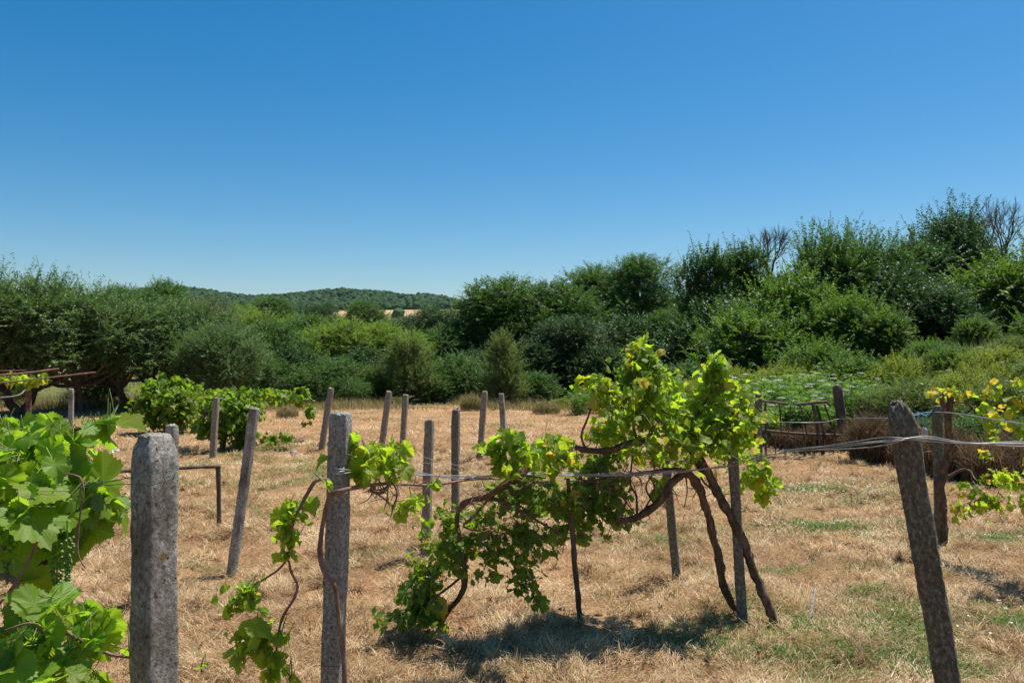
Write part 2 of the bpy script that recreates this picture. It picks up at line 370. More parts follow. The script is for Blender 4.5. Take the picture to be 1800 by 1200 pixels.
# ground material
def ground_mat():
    m, t, out, N, Lk = mat('dry_mown_ground')
    tc = N('TexCoord')
    n1 = N('TexNoise'); n1.inputs['Scale'].default_value = 1.1; n1.inputs['Detail'].default_value = 9; n1.inputs['Roughness'].default_value = .7; Lk(tc.outputs['Object'], n1.inputs['Vector'])
    mp = N('Mapping'); mp.inputs['Scale'].default_value = (1, .45, 1); mp.inputs['Rotation'].default_value = (0, 0, .6); Lk(tc.outputs['Object'], mp.inputs[0])
    n2 = N('TexNoise'); n2.inputs['Scale'].default_value = 34; n2.inputs['Detail'].default_value = 8; n2.inputs['Roughness'].default_value = .75; n2.inputs['Distortion'].default_value = 1.2; Lk(mp.outputs[0], n2.inputs['Vector'])
    c1 = ramp(N, [(.3, (.22, .115, .055)), (.5, (.41, .245, .125)), (.7, (.55, .36, .20))]); Lk(n1.outputs['Fac'], c1.inputs[0])
    c2 = ramp(N, [(.3, (.28, .25, .22)), (.5, (.85, .83, .8)), (.70, (1.3, 1.27, 1.2))]); Lk(n2.outputs['Fac'], c2.inputs[0])
    mu = N('Mix', data_type='RGBA', blend_type='MULTIPLY'); mu.inputs[0].default_value = 1; Lk(c1.outputs[0], mu.inputs[6]); Lk(c2.outputs[0], mu.inputs[7])
    ga = N('Attribute', attribute_name='green')
    gm = N('Mix', data_type='RGBA'); Lk(ga.outputs['Fac'], gm.inputs[0]); Lk(mu.outputs[2], gm.inputs[6]); gm.inputs[7].default_value = (.10, .12, .035, 1)
    bp = N('Bump'); bp.inputs['Strength'].default_value = .9; bp.inputs['Distance'].default_value = .04; Lk(n2.outputs['Fac'], bp.inputs['Height'])
    pb = N('BsdfPrincipled'); pb.inputs['Roughness'].default_value = .95; pb.inputs['Specular IOR Level'].default_value = .1
    Lk(gm.outputs[2], pb.inputs['Base Color']); Lk(bp.outputs[0], pb.inputs['Normal']); Lk(pb.outputs[0], out.inputs[0])
    return m
M['ground'] = ground_mat()

# ---------------------------------------------------------------- ground
PATCH = [(1430, 862, .9, .35, 1.), (1500, 880, .8, .3, .8), (1470, 935, .9, .3, .9), (1400, 1005, .5, .15, .7), (1130, 960, .6, .3, .4), (1740, 1090, .7, .35, 1.),
         (1600, 1100, .3, .12, .6), (1380, 1150, .25, .1, .5), (560, 835, 1.3, .5, .45), (490, 855, .6, .4, .5), (540, 900, .7, .4, .35), (1750, 950, .5, .3, .8),
         (880, 850, 1.0, .8, .3), (300, 860, .5, .3, .4), (1560, 1150, .4, .2, .5), (1250, 1130, .2, .1, .4), (1420, 1100, .2, .1, .5), (1530, 1050, .35, .12, .7), (1480, 1180, .2, .08, .5), (1320, 1010, .3, .12, .6), (1600, 1000, .4, .15, .5), (1700, 1180, .3, .12, .7), (900, 1180, .25, .1, .4), (1560, 960, .3, .12, .6), (350, 1000, .2, .1, .5), (620, 980, .4, .2, .25), (1350, 900, .5, .4, .4)]
PW = [(*[(px-900)/F*(EYE*F/(py-HY)), EYE*F/(py-HY)], rx, ry, a) for px, py, rx, ry, a in PATCH]
def green_mask(x, y):
    g = np.zeros(np.shape(x))
    for cx, cy, rx, ry, a in PW:
        g = np.maximum(g, a*np.exp(-((x-cx)/rx)**2-((y-cy)/ry)**2))
    g = g*(.35+.9*smooth((fbm(x, y, .35, 41)-.42)/.15))
    g = g + .28*smooth((fbm(x, y, 1.6, 51)-.62)/.12)
    g = g + .9*smooth((y-(22.3+1.6*fbm(x, y*0, 3, 5)))/2.0)*smooth((60-y)/20)
    s = .8*x+.45*y
    g = g + .8*smooth((s-10.9)/1.5)*smooth((x-3)/2)
    return np.clip(g, 0, 1)

def axis(lo, hi, fine_lo, fine_hi, step, grow=1.16):
    a = list(np.arange(fine_lo, fine_hi+1e-6, step)); s = step
    while a[-1] < hi: s *= grow; a.append(a[-1]+s)
    s = step; b = [fine_lo]
    while b[-1] > lo: s *= grow; b.append(b[-1]-s)
    return np.array(sorted(b[1:])+a)
gx = axis(-1500, 1500, -9, 9, .09); gy = axis(-300, 1700, 2.5, 16, .09)
X, Y = np.meshgrid(gx, gy)
mb = MB(); nx = len(gx); ny = len(gy)
ii = (np.arange(ny-1)[:, None]*nx+np.arange(nx-1)[None, :]).ravel()
mb.add(np.stack([X, Y, ground_z(X, Y)], -1).reshape(-1, 3), np.stack([ii, ii+1, ii+nx+1, ii+nx], 1), green=green_mask(X, Y).ravel())
tag(mb.build('ground', M['ground']), kind='structure')

# ---------------------------------------------------------------- hills
RX = np.array([-100, 0, 240, 300, 340, 400, 460, 520, 560, 610, 650, 700, 722, 760, 790, 830, 880, 1000, 1120, 1190, 1230, 1300, 1400, 2000])
RY = np.array([530, 522, 520, 508, 505, 514, 522, 520, 515, 509, 511, 516, 521, 518, 524, 535, 545, 548, 540, 522, 520, 530, 545, 550])
def hill_z(x, y):
    R = np.interp(x, (RX-900)/F*900, (HY-RY)/F*900+1.7)-5.5
    z = np.interp(y, [200, 250, 350, 450, 520, 600], [-2, 1, 9.5, 22, 28, 32])
    up = smooth((y-600)/300)
    z = z*(1-up)+R*up
    z = z - np.maximum(0, y-900)*.12
    return z + 3*(fbm(x, y, 90, 77)-.5)*smooth((y-250)/80)*(1-.6*smooth((y-800)/80))
hx = np.arange(-1100, 1101, 10.); hy = np.arange(200, 1151, 10.)
X, Y = np.meshgrid(hx, hy); mb = MB(); nx = len(hx); ny = len(hy)
ii = (np.arange(ny-1)[:, None]*nx+np.arange(nx-1)[None, :]).ravel()
def field_mask(x, y):
    return smooth((x+118)/10)*smooth((-22-x)/12)*smooth((y-385)/20)*smooth((575-y+14*(fbm(x, y, 40, 8)-.5))/12)
mb.add(np.stack([X, Y, hill_z(X, Y)], -1).reshape(-1, 3), np.stack([ii, ii+1, ii+nx+1, ii+nx], 1), field=field_mask(X, Y).ravel())
m, t, out, N, Lk = mat('hill_ground')
tc = N('TexCoord'); nz = N('TexNoise'); nz.inputs['Scale'].default_value = .06; nz.inputs['Detail'].default_value = 8; Lk(tc.outputs['Object'], nz.inputs['Vector'])
ca = ramp(N, [(.3, (.30, .21, .11)), (.6, (.46, .33, .19)), (.75, (.22, .22, .09))]); cb = ramp(N, [(.3, (.02, .045, .018)), (.7, (.05, .085, .03))])
Lk(nz.outputs['Fac'], ca.inputs[0]); Lk(nz.outputs['Fac'], cb.inputs[0])
fa = N('Attribute', attribute_name='field'); mx = N('Mix', data_type='RGBA'); Lk(fa.outputs['Fac'], mx.inputs[0]); Lk(cb.outputs[0], mx.inputs[6]); Lk(ca.outputs[0], mx.inputs[7])
pb = N('BsdfPrincipled'); pb.inputs['Roughness'].default_value = 1; pb.inputs['Specular IOR Level'].default_value = 0; Lk(mx.outputs[2], pb.inputs['Base Color']); Lk(pb.outputs[0], out.inputs[0])
tag(mb.build('hills', m), kind='structure')

def ico(sub=1):
    import bmesh
    b = bmesh.new(); bmesh.ops.create_icosphere(b, subdivisions=sub, radius=1)
    v = np.array([p.co[:] for p in b.verts]); f = np.array([[q.index for q in p.verts] for p in b.faces]); b.free(); return v, f
IV, IF = ico(2)
# far wood on the hills
n = 15000
fx = rng.uniform(-620, 330, n*2); fy = rng.uniform(560, 935, n*2)
extra = rng.uniform(0, 1, n*2)
keep = field_mask(fx, fy) < .3
fx, fy = fx[keep][:n], fy[keep][:n]
ex = rng.uniform(-420, 200, 1500); ey = rng.uniform(330, 600, 1500); k2 = (field_mask(ex, ey) < .25) | (rng.random(1500) < .03)
fx = np.concatenate([fx, ex[k2]]); fy = np.concatenate([fy, ey[k2]])
sz = rng.uniform(2.2, 4.6, len(fx)); mb = MB()
V = IV[None]*(1+rng.normal(0, .16, (len(fx), len(IV), 1)))*sz[:, None, None]*np.array([1, 1, .95])
V = V+np.stack([fx, fy, hill_z(fx, fy)+sz*.45], 1)[:, None]
mb.add(V.reshape(-1, 3), (np.arange(len(fx))[:, None, None]*len(IV)+IF[None]).reshape(-1, 3), rnd=np.repeat(rng.random(len(fx)), len(IV)))
M['far'] = leaf_mat('far_wood_foliage', [(0, (.018, .050, .018)), (.6, (.028, .072, .024)), (1, (.045, .095, .030))], (.03, .06, .02), .1, .8, .1, 0)
tag(mb.build('wood', M['far'], smooth_shade=False), 'dark green wood covering the far hills beyond the dry field', 'wood', kind='stuff')

# ---------------------------------------------------------------- trees
def rand_dirs(r, n): return norm(r.normal(size=(n, 3)))

def twig_leaves(mbl, mbw, r, start, direc, length, m, L, W, upn=.5, curve=-.15, twr=.004, droop=0.0):
    """start, direc: (n,3); m leaves on each twig"""
    n = len(start); length = np.broadcast_to(length, (n,))
    t = np.linspace(.12, 1, m)[None, :, None]
    ln = length[:, None, None]
    pos = start[:, None, :]+direc[:, None, :]*t*ln+np.array([0, 0, 1.])*curve*ln*t*t
    tan = norm(direc[:, None, :]+np.array([0, 0, 1.])*2*curve*t)
    side = norm(np.cross(tan, np.array([0, 0, 1.])+r.normal(0, .25, (n, 1, 3))))
    sg = np.where(np.arange(m) % 2 == 0, 1, -1)[None, :, None]
    ld = tan*.55+side*sg*.8+r.normal(0, .28, (n, m, 3)); ld[..., 2] -= droop
    nr = np.array([0, 0, 1.])*upn+r.normal(0, .2, (n, 1, 3))+r.normal(0, .3, (n, m, 3))+norm(np.cross(side, tan))*.25
    size = r.uniform(.7, 1.2, (n, m))*(1-.25*t[..., 0])
    leaf_quads(mbl, pos.reshape(-1, 3), ld.reshape(-1, 3), nr.reshape(-1, 3), (L*size).ravel(), (W*size).ravel(),
               np.clip(np.repeat(r.random(n), m)*.5+r.random(n*m)*.5, 0, 1))
    if mbw is not None:
        mid = start+direc*length[:, None]*.5+np.array([0, 0, 1.])*curve*length[:, None]*.25
        end = start+direc*length[:, None]+np.array([0, 0, 1.])*curve*length[:, None]
        sticks(mbw, start[::3], mid[::3], twr, twr*.7); sticks(mbw, mid[::3], end[::3], twr*.7, twr*.3)

def make_tree(name, seed, lobes, trunk_top, trunk_r, leafmat, barkmat=None, L=.07, W=.035, m=12, tl=.42, dens=1.0, upw=.5, outw=.9, shoots=0, shoot_len=.9,
              curve=-.12, stems=1, trunk_spread=.1, inner=.35, shoot_m=22, droop=.1, base_r=.15, branchy=16, shoot_up=.6):
    r = np.random.default_rng(seed)
    root = empty(name); wood = MB(); lf = MB()
    forks = []
    for s_ in range(stems):
        a = 2*np.pi*s_/stems+r.uniform(0, 1)
        o = np.array([math.cos(a), math.sin(a), 0])*(trunk_spread if stems > 1 else 0)
        top = np.array([r.normal(0, .08), r.normal(0, .08), trunk_top])+o*2.5
        mid = (o+top)*.5+np.array([r.normal(0, .06), r.normal(0, .06), 0])
        tube(wood, [o*.6-np.array([0, 0, .15]), o*.6+np.array([0, 0, .12]), mid, top], [trunk_r*1.35, trunk_r, trunk_r*.85, trunk_r*.7], 8, .12, .25, seed+s_)
        forks.append(top)
    for li, (cx, cy, cz, rx, ry, rz) in enumerate(lobes):
        c = np.array([cx, cy, cz]); R = np.array([rx, ry, rz])
        f = min(forks, key=lambda q: np.linalg.norm(q-c))
        mid = f*.5+c*.5+r.normal(0, .12, 3)+np.array([0, 0, -.08])
        if c[2] < f[2]: f = np.array([f[0], f[1], max(.1, c[2]*.6)])
        tube(wood, [f, mid, c], [trunk_r*.55, trunk_r*.4, trunk_r*.22], 6, .15, .2, seed+li)
        nb = branchy//2
        u = rand_dirs(r, nb); u[:, 2] = u[:, 2]*.7+.3; ends = c+u*R*.75
        for e in ends:
            tube(wood, [c, (c+e)*.5+r.normal(0, .06, 3), e], [trunk_r*.2, trunk_r*.12, .005], 4, .25)
        area = (rx*ry*rz)**(2/3)
        n = int(480*area*dens)+8
        u = rand_dirs(r, n)
        rad = np.where(r.random(n) < inner, r.uniform(.15, .7, n), r.uniform(.62, .95, n))
        st = c+u*R*rad[:, None]
        st[:, 2] = np.maximum(st[:, 2], .08+r.random(n)*.15)
        d = norm(u*outw+np.array([0, 0, upw])+r.normal(0, .35, (n, 3)))
        twig_leaves(lf, wood, r, st, d, tl*r.uniform(.6, 1.25, n), m, L, W, .5, curve, .004, droop)
        if shoots:
            k = shoots
            u = rand_dirs(r, k); u[:, 2] = np.abs(u[:, 2])*.8+.35; u = norm(u)
            st = c+u*R*.7
            if cz+rz > .62*max(q[2]+q[5] for q in lobes) or True:
                d = norm(u*.6+np.array([0, 0, shoot_up])+r.normal(0, .18, (k, 3)))
                twig_leaves(lf, wood, r, st, d, shoot_len*r.uniform(.5, 1.2, k), shoot_m, L*.95, W*.95, .4, curve, .007, droop*.5)
    wood.build('trunk', barkmat or M['bark'], root)
    lf.build('crown', leafmat, root, smooth_shade=False)
    return root

def lobeset(seed, n, w, h0, h1, size, top=.8):
    """n lobes spread through a crown of half width w between heights h0 and h1"""
    r = np.random.default_rng(seed); out = []; n = int(n*2.1); size = size*.68
    for i in range(n):
        q = (i+.5)/n; z = h0+(h1-h0)*(q**.9)
        prof = math.sin(math.pi*min(1, .18+q*.80))**.6
        a = i*2.4+r.uniform(-.4, .4); rr = w*prof*math.sqrt(r.uniform(.3, 1.15))
        s = size*r.uniform(.6, 1.42)*(1-.25*q)
        out.append((math.cos(a)*rr, math.sin(a)*rr, z, s, s, s*r.uniform(.7, 1.)))
    out.append((0, 0, (h0+h1)*.5, w*.6, w*.6, (h1-h0)*.38))
    for i in range(max(3, n//5)):                      # leaders that break the outline
        a = r.uniform(0, 6.28); rr = w*math.sqrt(r.uniform(.05, .8)); zz = h1*(.78+.22*r.random())-rr*.18*(h1/w)+size*.25
        out.append((math.cos(a)*rr, math.sin(a)*rr, zz, size*.42, size*.42, size*r.uniform(.8, 1.5)))
    return out

def copy_thing(root):
    r = root.copy(); C.objects.link(r)
    for ch in root.children:
        c = ch.copy(); C.objects.link(c); c.parent = r
        for g in ch.children:
            d = g.copy(); C.objects.link(d); d.parent = c
    return r

PROT = {}
def proto(key, h, w, **kw):     # h = nominal total height, w = nominal half width
    PROT[key] = dict(root=None, h=h, w=w, kw=kw)
proto('orchard', 3.6, 1.75, name='fruit_tree', seed=11, lobes=lobeset(11, 13, 1.35, 1.15, 2.9, .62), trunk_top=.75, trunk_r=.10, leafmat=M['sage'], L=.068, W=.036, dens=2.1, tl=.36, m=13, upw=.35, shoots=7, shoot_len=.75, curve=-.1)
proto('orchard2', 3.6, 1.75, name='fruit_tree', seed=12, lobes=lobeset(14, 12, 1.3, 1.25, 2.9, .62), trunk_top=.6, trunk_r=.09, leafmat=M['sage'], stems=2, L=.068, W=.036, dens=2.1, tl=.36, m=13, upw=.35, shoots=6, shoot_len=.8, curve=-.1)
proto('maple', 4.6, 2.1, name='broadleaf_tree', seed=21, lobes=lobeset(21, 17, 1.5, .6, 4.0, .78), trunk_top=1.2, trunk_r=.13, leafmat=M['maple'], L=.085, W=.052, dens=1.25, tl=.42, m=12, upw=.3, shoots=2, shoot_len=.55)
proto('dark', 4.6, 2.1, name='broadleaf_tree', seed=25, lobes=lobeset(25, 17, 1.5, .6, 4.0, .78), trunk_top=1.2, trunk_r=.13, leafmat=M['darkleaf'], L=.08, W=.045, dens=1.3, tl=.42, m=12, upw=.3, shoots=2, shoot_len=.55)
proto('ash', 5.6, 1.9, name='ash_tree', seed=31, lobes=lobeset(33, 13, 1.35, 1.4, 5.0, .72), trunk_top=2.2, trunk_r=.14, leafmat=M['maple'], L=.11, W=.045, dens=1.0, tl=.5, m=13, upw=.5, shoots=3, shoot_len=.7, droop=.25)
proto('elm', 4.6, 1.9, name='elm_tree', seed=41, lobes=lobeset(41, 13, 1.25, .8, 3.5, .70), trunk_top=1.3, trunk_r=.12, leafmat=M['maple'], L=.10, W=.062, dens=.8, tl=.55, m=16, upw=.5, shoots=10, shoot_len=1.55, shoot_m=32, curve=-.2, shoot_up=.85)
proto('elmdark', 4.6, 1.9, name='elm_tree', seed=43, lobes=lobeset(44, 13, 1.3, .8, 3.6, .70), trunk_top=1.3, trunk_r=.12, leafmat=M['darkleaf'], L=.095, W=.058, dens=.9, tl=.55, m=16, upw=.6, shoots=7, shoot_len=1.3, shoot_m=26, curve=-.15, shoot_up=.7)
proto('upright', 4.6, 1.0, name='poplar_tree', seed=51, lobes=[(0, 0, z, .55-.05*abs(z-2), .55-.05*abs(z-2), .6) for z in (.8, 1.4, 2.0, 2.6)]+[(.3, .1, 3.1, .35, .35, .7), (-.3, 0, 3.3, .3, .3, .8), (0, .2, 3.5, .3, .3, .7), (.15, -.25, 2.2, .4, .4, .6), (-.45, .1, 2.3, .35, .35, .6)], trunk_top=1.2, trunk_r=.10, leafmat=M['maple'], L=.075, W=.052, dens=1.5, tl=.45, m=14, upw=1.6, outw=.5, shoots=5, shoot_len=.8, curve=.05, shoot_up=1.6)
proto('elmlow', 3.1, 1.5, name='elm_tree', seed=141, lobes=lobeset(141, 11, 1.0, .35, 2.3, .62), trunk_top=.6, trunk_r=.09, leafmat=M['brightelm'], L=.105, W=.064, dens=.78, tl=.55, m=15, upw=.75, shoots=7, shoot_len=1.15, shoot_m=24, curve=-.15, shoot_up=.95)
proto('darklow', 3.1, 1.5, name='broadleaf_tree', seed=142, lobes=lobeset(142, 11, 1.05, .35, 2.4, .62), trunk_top=.6, trunk_r=.09, leafmat=M['darkleaf'], L=.095, W=.06, dens=.85, tl=.48, m=13, upw=.6, shoots=5, shoot_len=.95, shoot_m=20)
proto('maplelow', 2.4, 1.4, name='leafy_shrub', seed=143, lobes=lobeset(143, 10, 1.0, .3, 1.8, .55), trunk_top=.4, trunk_r=.06, leafmat=M['maple'], stems=3, L=.085, W=.05, dens=1.0, tl=.42, m=13, upw=.5, shoots=3, shoot_len=.6, shoot_m=18)
proto('lime', 3.4, 1.7, name='young_tree', seed=61, lobes=lobeset(61, 12, 1.2, .5, 2.9, .62), trunk_top=.9, trunk_r=.08, leafmat=M['lime'], L=.075, W=.04, dens=1.3, tl=.42, m=13, upw=.6, shoots=4, shoot_len=.6)
proto('olive', 2.2, 1.0, name='shrub', seed=71, lobes=[(.1, 0, .45, .5, .45, .4), (-.3, .1, .7, .38, .36, .4), (.32, -.1, .8, .36, .34, .42), (-.1, .1, 1.15, .42, .38, .45), (.28, .1, 1.35, .26, .26, .42), (-.34, 0, 1.3, .22, .22, .36), (.02, 0, 1.7, .24, .24, .5), (.22, -.1, 1.75, .14, .14, .36), (-.2, .05, 1.7, .16, .16, .34), (.5, .1, .45, .25, .25, .3), (-.55, 0, .4, .24, .24, .3)], trunk_top=.4, trunk_r=.05, stems=3, leafmat=M['olive'], L=.058, W=.028, dens=2.0, tl=.36, m=13, upw=1.1, shoots=7, shoot_len=.4, shoot_m=14, curve=-.05, shoot_up=.9)
proto('thicket', 2.4, 1.5, name='thicket_shrub', seed=81, lobes=lobeset(81, 12, 1.15, .35, 1.9, .5), trunk_top=.5, trunk_r=.05, stems=4, trunk_spread=.25, leafmat=M['maple'], L=.066, W=.038, dens=1.2, tl=.4, m=12, upw=.3, shoots=3, shoot_len=.5, branchy=26)
proto('red', 3.6, 1.2, name='dying_tree', seed=91, lobes=lobeset(91, 9, .8, 1.2, 3.0, .5), trunk_top=1.2, trunk_r=.08, leafmat=M['redleaf'], L=.06, W=.03, dens=1.0, tl=.45, m=10, upw=.6, shoots=6, shoot_len=.7)
proto('yellowshrub', 1.6, 1.1, name='wild_shrub', seed=95, lobes=lobeset(95, 9, .75, .2, 1.15, .42), trunk_top=.25, trunk_r=.03, stems=4, leafmat=M['olive'], L=.07, W=.028, dens=1.3, tl=.4, m=13, upw=.9, shoots=6, shoot_len=.5, curve=.0)
proto('limeweed', 1.5, 1.1, name='weedy_shrub', seed=97, lobes=lobeset(97, 9, .8, .25, 1.05, .42), trunk_top=.25, trunk_r=.02, stems=4, leafmat=M['fennel'], L=.075, W=.032, dens=1.3, tl=.4, m=14, upw=1.0, shoots=7, shoot_len=.5, curve=.0)

def place(key, px, ytop, d, label, cat='tree', group=None, hw=None, rot=None, base=None):
    p = PROT[key]
    if p['root'] is None:
        p['root'] = make_tree(**p['kw']); root = p['root']
        me = [c for c in root.children if c.name.startswith('crown')][0].data
        co = np.zeros(len(me.vertices)*3, np.float32); me.vertices.foreach_get('co', co); co = co.reshape(-1, 3)
        p['h'] = float(np.percentile(co[:, 2], 98.7)); p['w'] = float(np.percentile(np.abs(co[:, 0]), 98))
    else: root = copy_thing(p['root'])
    x = (px-900)/F*d; z0 = gz(x, d) if base is None else base
    H = EYE-(ytop-HY)/F*d-z0
    sz = H/p['h']; sw = sz if hw is None else (hw/F*d)/p['w']
    sw = min(max(sw*1.15, sz*.8), sz*1.5)
    root.location = (x, d, z0); root.scale = (sw, sw, sz)
    root.rotation_euler = (0, 0, rot if rot is not None else random.uniform(0, 6.28))
    tag(root, label, cat); 
    if 'group' in root: del root['group']
    if group: root['group'] = group
    return root
GT = 'trees along the far edge of the vineyard'
O = [
 ('orchard', -70, 492, 20, 115, 'grey green fruit tree cut by the left edge of the photo'),
 ('orchard2', 35, 492, 20.5, 115, 'tall sage green fruit tree with forked dark trunk behind the rusty pergola'),
 ('orchard', 140, 511, 21.5, 105, 'fruit tree with upright shoots right of the pergola post'),
 ('orchard2', 235, 534, 22.5, 95, 'fruit tree with thin dark trunk rising left of the bushy green vine'),
 ('orchard', 325, 532, 24, 95, 'sage green fruit tree with one tall shoot against the hill'),
 ('orchard2', 385, 575, 21.5, 62, 'low pale sage fruit tree behind the bushy vine, its crown near the ground'),
 ('maple', 285, 502, 46, 50, 'dark round tree top showing above the fruit trees left of the hills'),
 ('maple', 215, 512, 44, 50, 'small distant tree top between the fruit trees and the sky'),
 ('red', 362, 528, 26, 55, 'dying reddish brown tree behind the sage fruit trees'),
 ('lime', 455, 552, 36, 80, 'light green tree right of the reddish dying tree'),
 ('maple', 470, 572, 28, 80, 'mid green rounded tree right of the sage fruit trees'),
 ('maple', 540, 560, 33, 75, 'green rounded tree below the left end of the far hills'),
 ('lime', 610, 566, 30, 80, 'yellow green tree below the dry field on the hill'),
 ('lime', 672, 572, 31, 70, 'yellow green tree just left of the bluish round tree on the hill'),
 ('darklow', 520, 615, 26.5, 80, 'dark green bushy tree behind the leaning brown post'),
 ('thicket', 590, 630, 25.5, 80, 'grey green thicket shrub left of the tall olive shrub'),
 ('thicket', 455, 625, 25, 60, 'dark shrub in shade behind the vine on the left'),
 ('olive', 715, 592, 25.2, 55, 'tall olive green shrub behind the pair of far brown posts'),
 ('olive', 660, 645, 25.6, 45, 'small dull olive shrub left of the tall olive shrub'),
 ('dark', 770, 545, 47, 60, 'dark tree in the distance at the right end of the dry field'),
 ('maple', 790, 575, 33, 70, 'mid green tree filling the gap below the hill end'),
 ('thicket', 800, 625, 26.5, 70, 'twiggy dark thicket between the two olive shrubs'),
 ('olive', 882, 586, 24.2, 44, 'narrow upright olive shrub right behind two far posts'),
 ('maple', 885, 497, 34, 85, 'full green tree where the hills disappear behind the trees'),
 ('maple', 965, 505, 33, 80, 'broad green tree left of the tall ash trees'),
 ('dark', 1000, 560, 28.5, 95, 'big dark rounded tree whose crown reaches the ground, behind the white flowered weeds'),
 ('ash', 1040, 474, 44, 65, 'tall ash tree with clumpy top, left one of two'),
 ('ash', 1125, 455, 42, 65, 'tallest ash tree with clumpy top left of the sky gap'),
 ('maplelow', 940, 655, 25.5, 50, 'green shrub between the narrow olive shrub and the white flowered weeds'),
 ('maplelow', 770, 660, 25.5, 55, 'green shrub right of the tall olive shrub'),
 ('thicket', 540, 655, 24.6, 60, 'grey green shrub behind the leaning brown post foot'),
 ('thicket', 615, 665, 24.4, 50, 'low grey green shrub left of the pair of far brown posts'),
 ('darklow', 930, 600, 28, 80, 'dark rounded tree behind the narrow upright olive shrub'),
 ('darklow', 840, 620, 28, 70, 'dark tree low between the olive shrubs'),
 ('darklow', 645, 615, 27.5, 80, 'dark thicket behind the small dull olive shrub'),
 ('darklow', 1060, 610, 27, 80, 'dark thicket under the big dark rounded tree'),
 ('darklow', 400, 590, 26, 80, 'mid green tree half hidden behind the low pale fruit tree'),
 ('darklow', 1100, 560, 30, 85, 'dark tree right behind the upper shoots of the big grapevine'),
 ('maple', 1180, 550, 31, 70, 'mid green tree in the dip of the skyline'),
 ('maplelow', 1190, 600, 26, 80, 'dark thicket shrub beneath the dip in the skyline'),
 ('upright', 1240, 444, 27, 62, 'narrow upright dark tree, left of a twin pair'),
 ('upright', 1312, 438, 27.5, 64, 'narrow upright dark tree, right of a twin pair'),
 ('darklow', 1275, 530, 25, 85, 'dark leafy tree below the twin upright trees'),
 ('maple', 1385, 488, 32, 70, 'green tree crown in front of the smaller bare tree'),
 ('elm', 1458, 410, 25, 68, 'elm with long feathery shoots fanning against the sky'),
 ('elm', 1525, 422, 25.5, 75, 'elm with arching shoots right of the fan shaped elm'),
 ('elmdark', 1605, 428, 27, 80, 'dark green elm between the feathery elms and the tallest tree'),
 ('elmdark', 1680, 376, 28, 70, 'tallest green tree on the right beside the big bare tree'),
 ('dark', 1760, 475, 27, 60, 'dark tree in front of the big bare tree'),
 ('elm', 1855, 395, 25, 60, 'leafy tree cut by the right edge of the photo'),
 ('elmlow', 1395, 485, 23.5, 80, 'bright green young elm above the white flowered weeds'),
 ('elmlow', 1485, 522, 21.5, 80, 'bright green elm in front of the fan shaped elm'),
 ('darklow', 1570, 472, 23.5, 80, 'shaded leafy tree under the arching elm shoots'),
 ('darklow', 1650, 505, 21.5, 85, 'dark shrubby elm above the slope with the lime weeds'),
 ('elmlow', 1755, 462, 22.5, 85, 'dark shrubby elm on the slope near the right edge'),
]
for key, px, yt, d, hw, lab in O: place(key, px, yt, d, lab, 'tree' if key not in ('olive', 'thicket') else 'shrub', GT, hw)
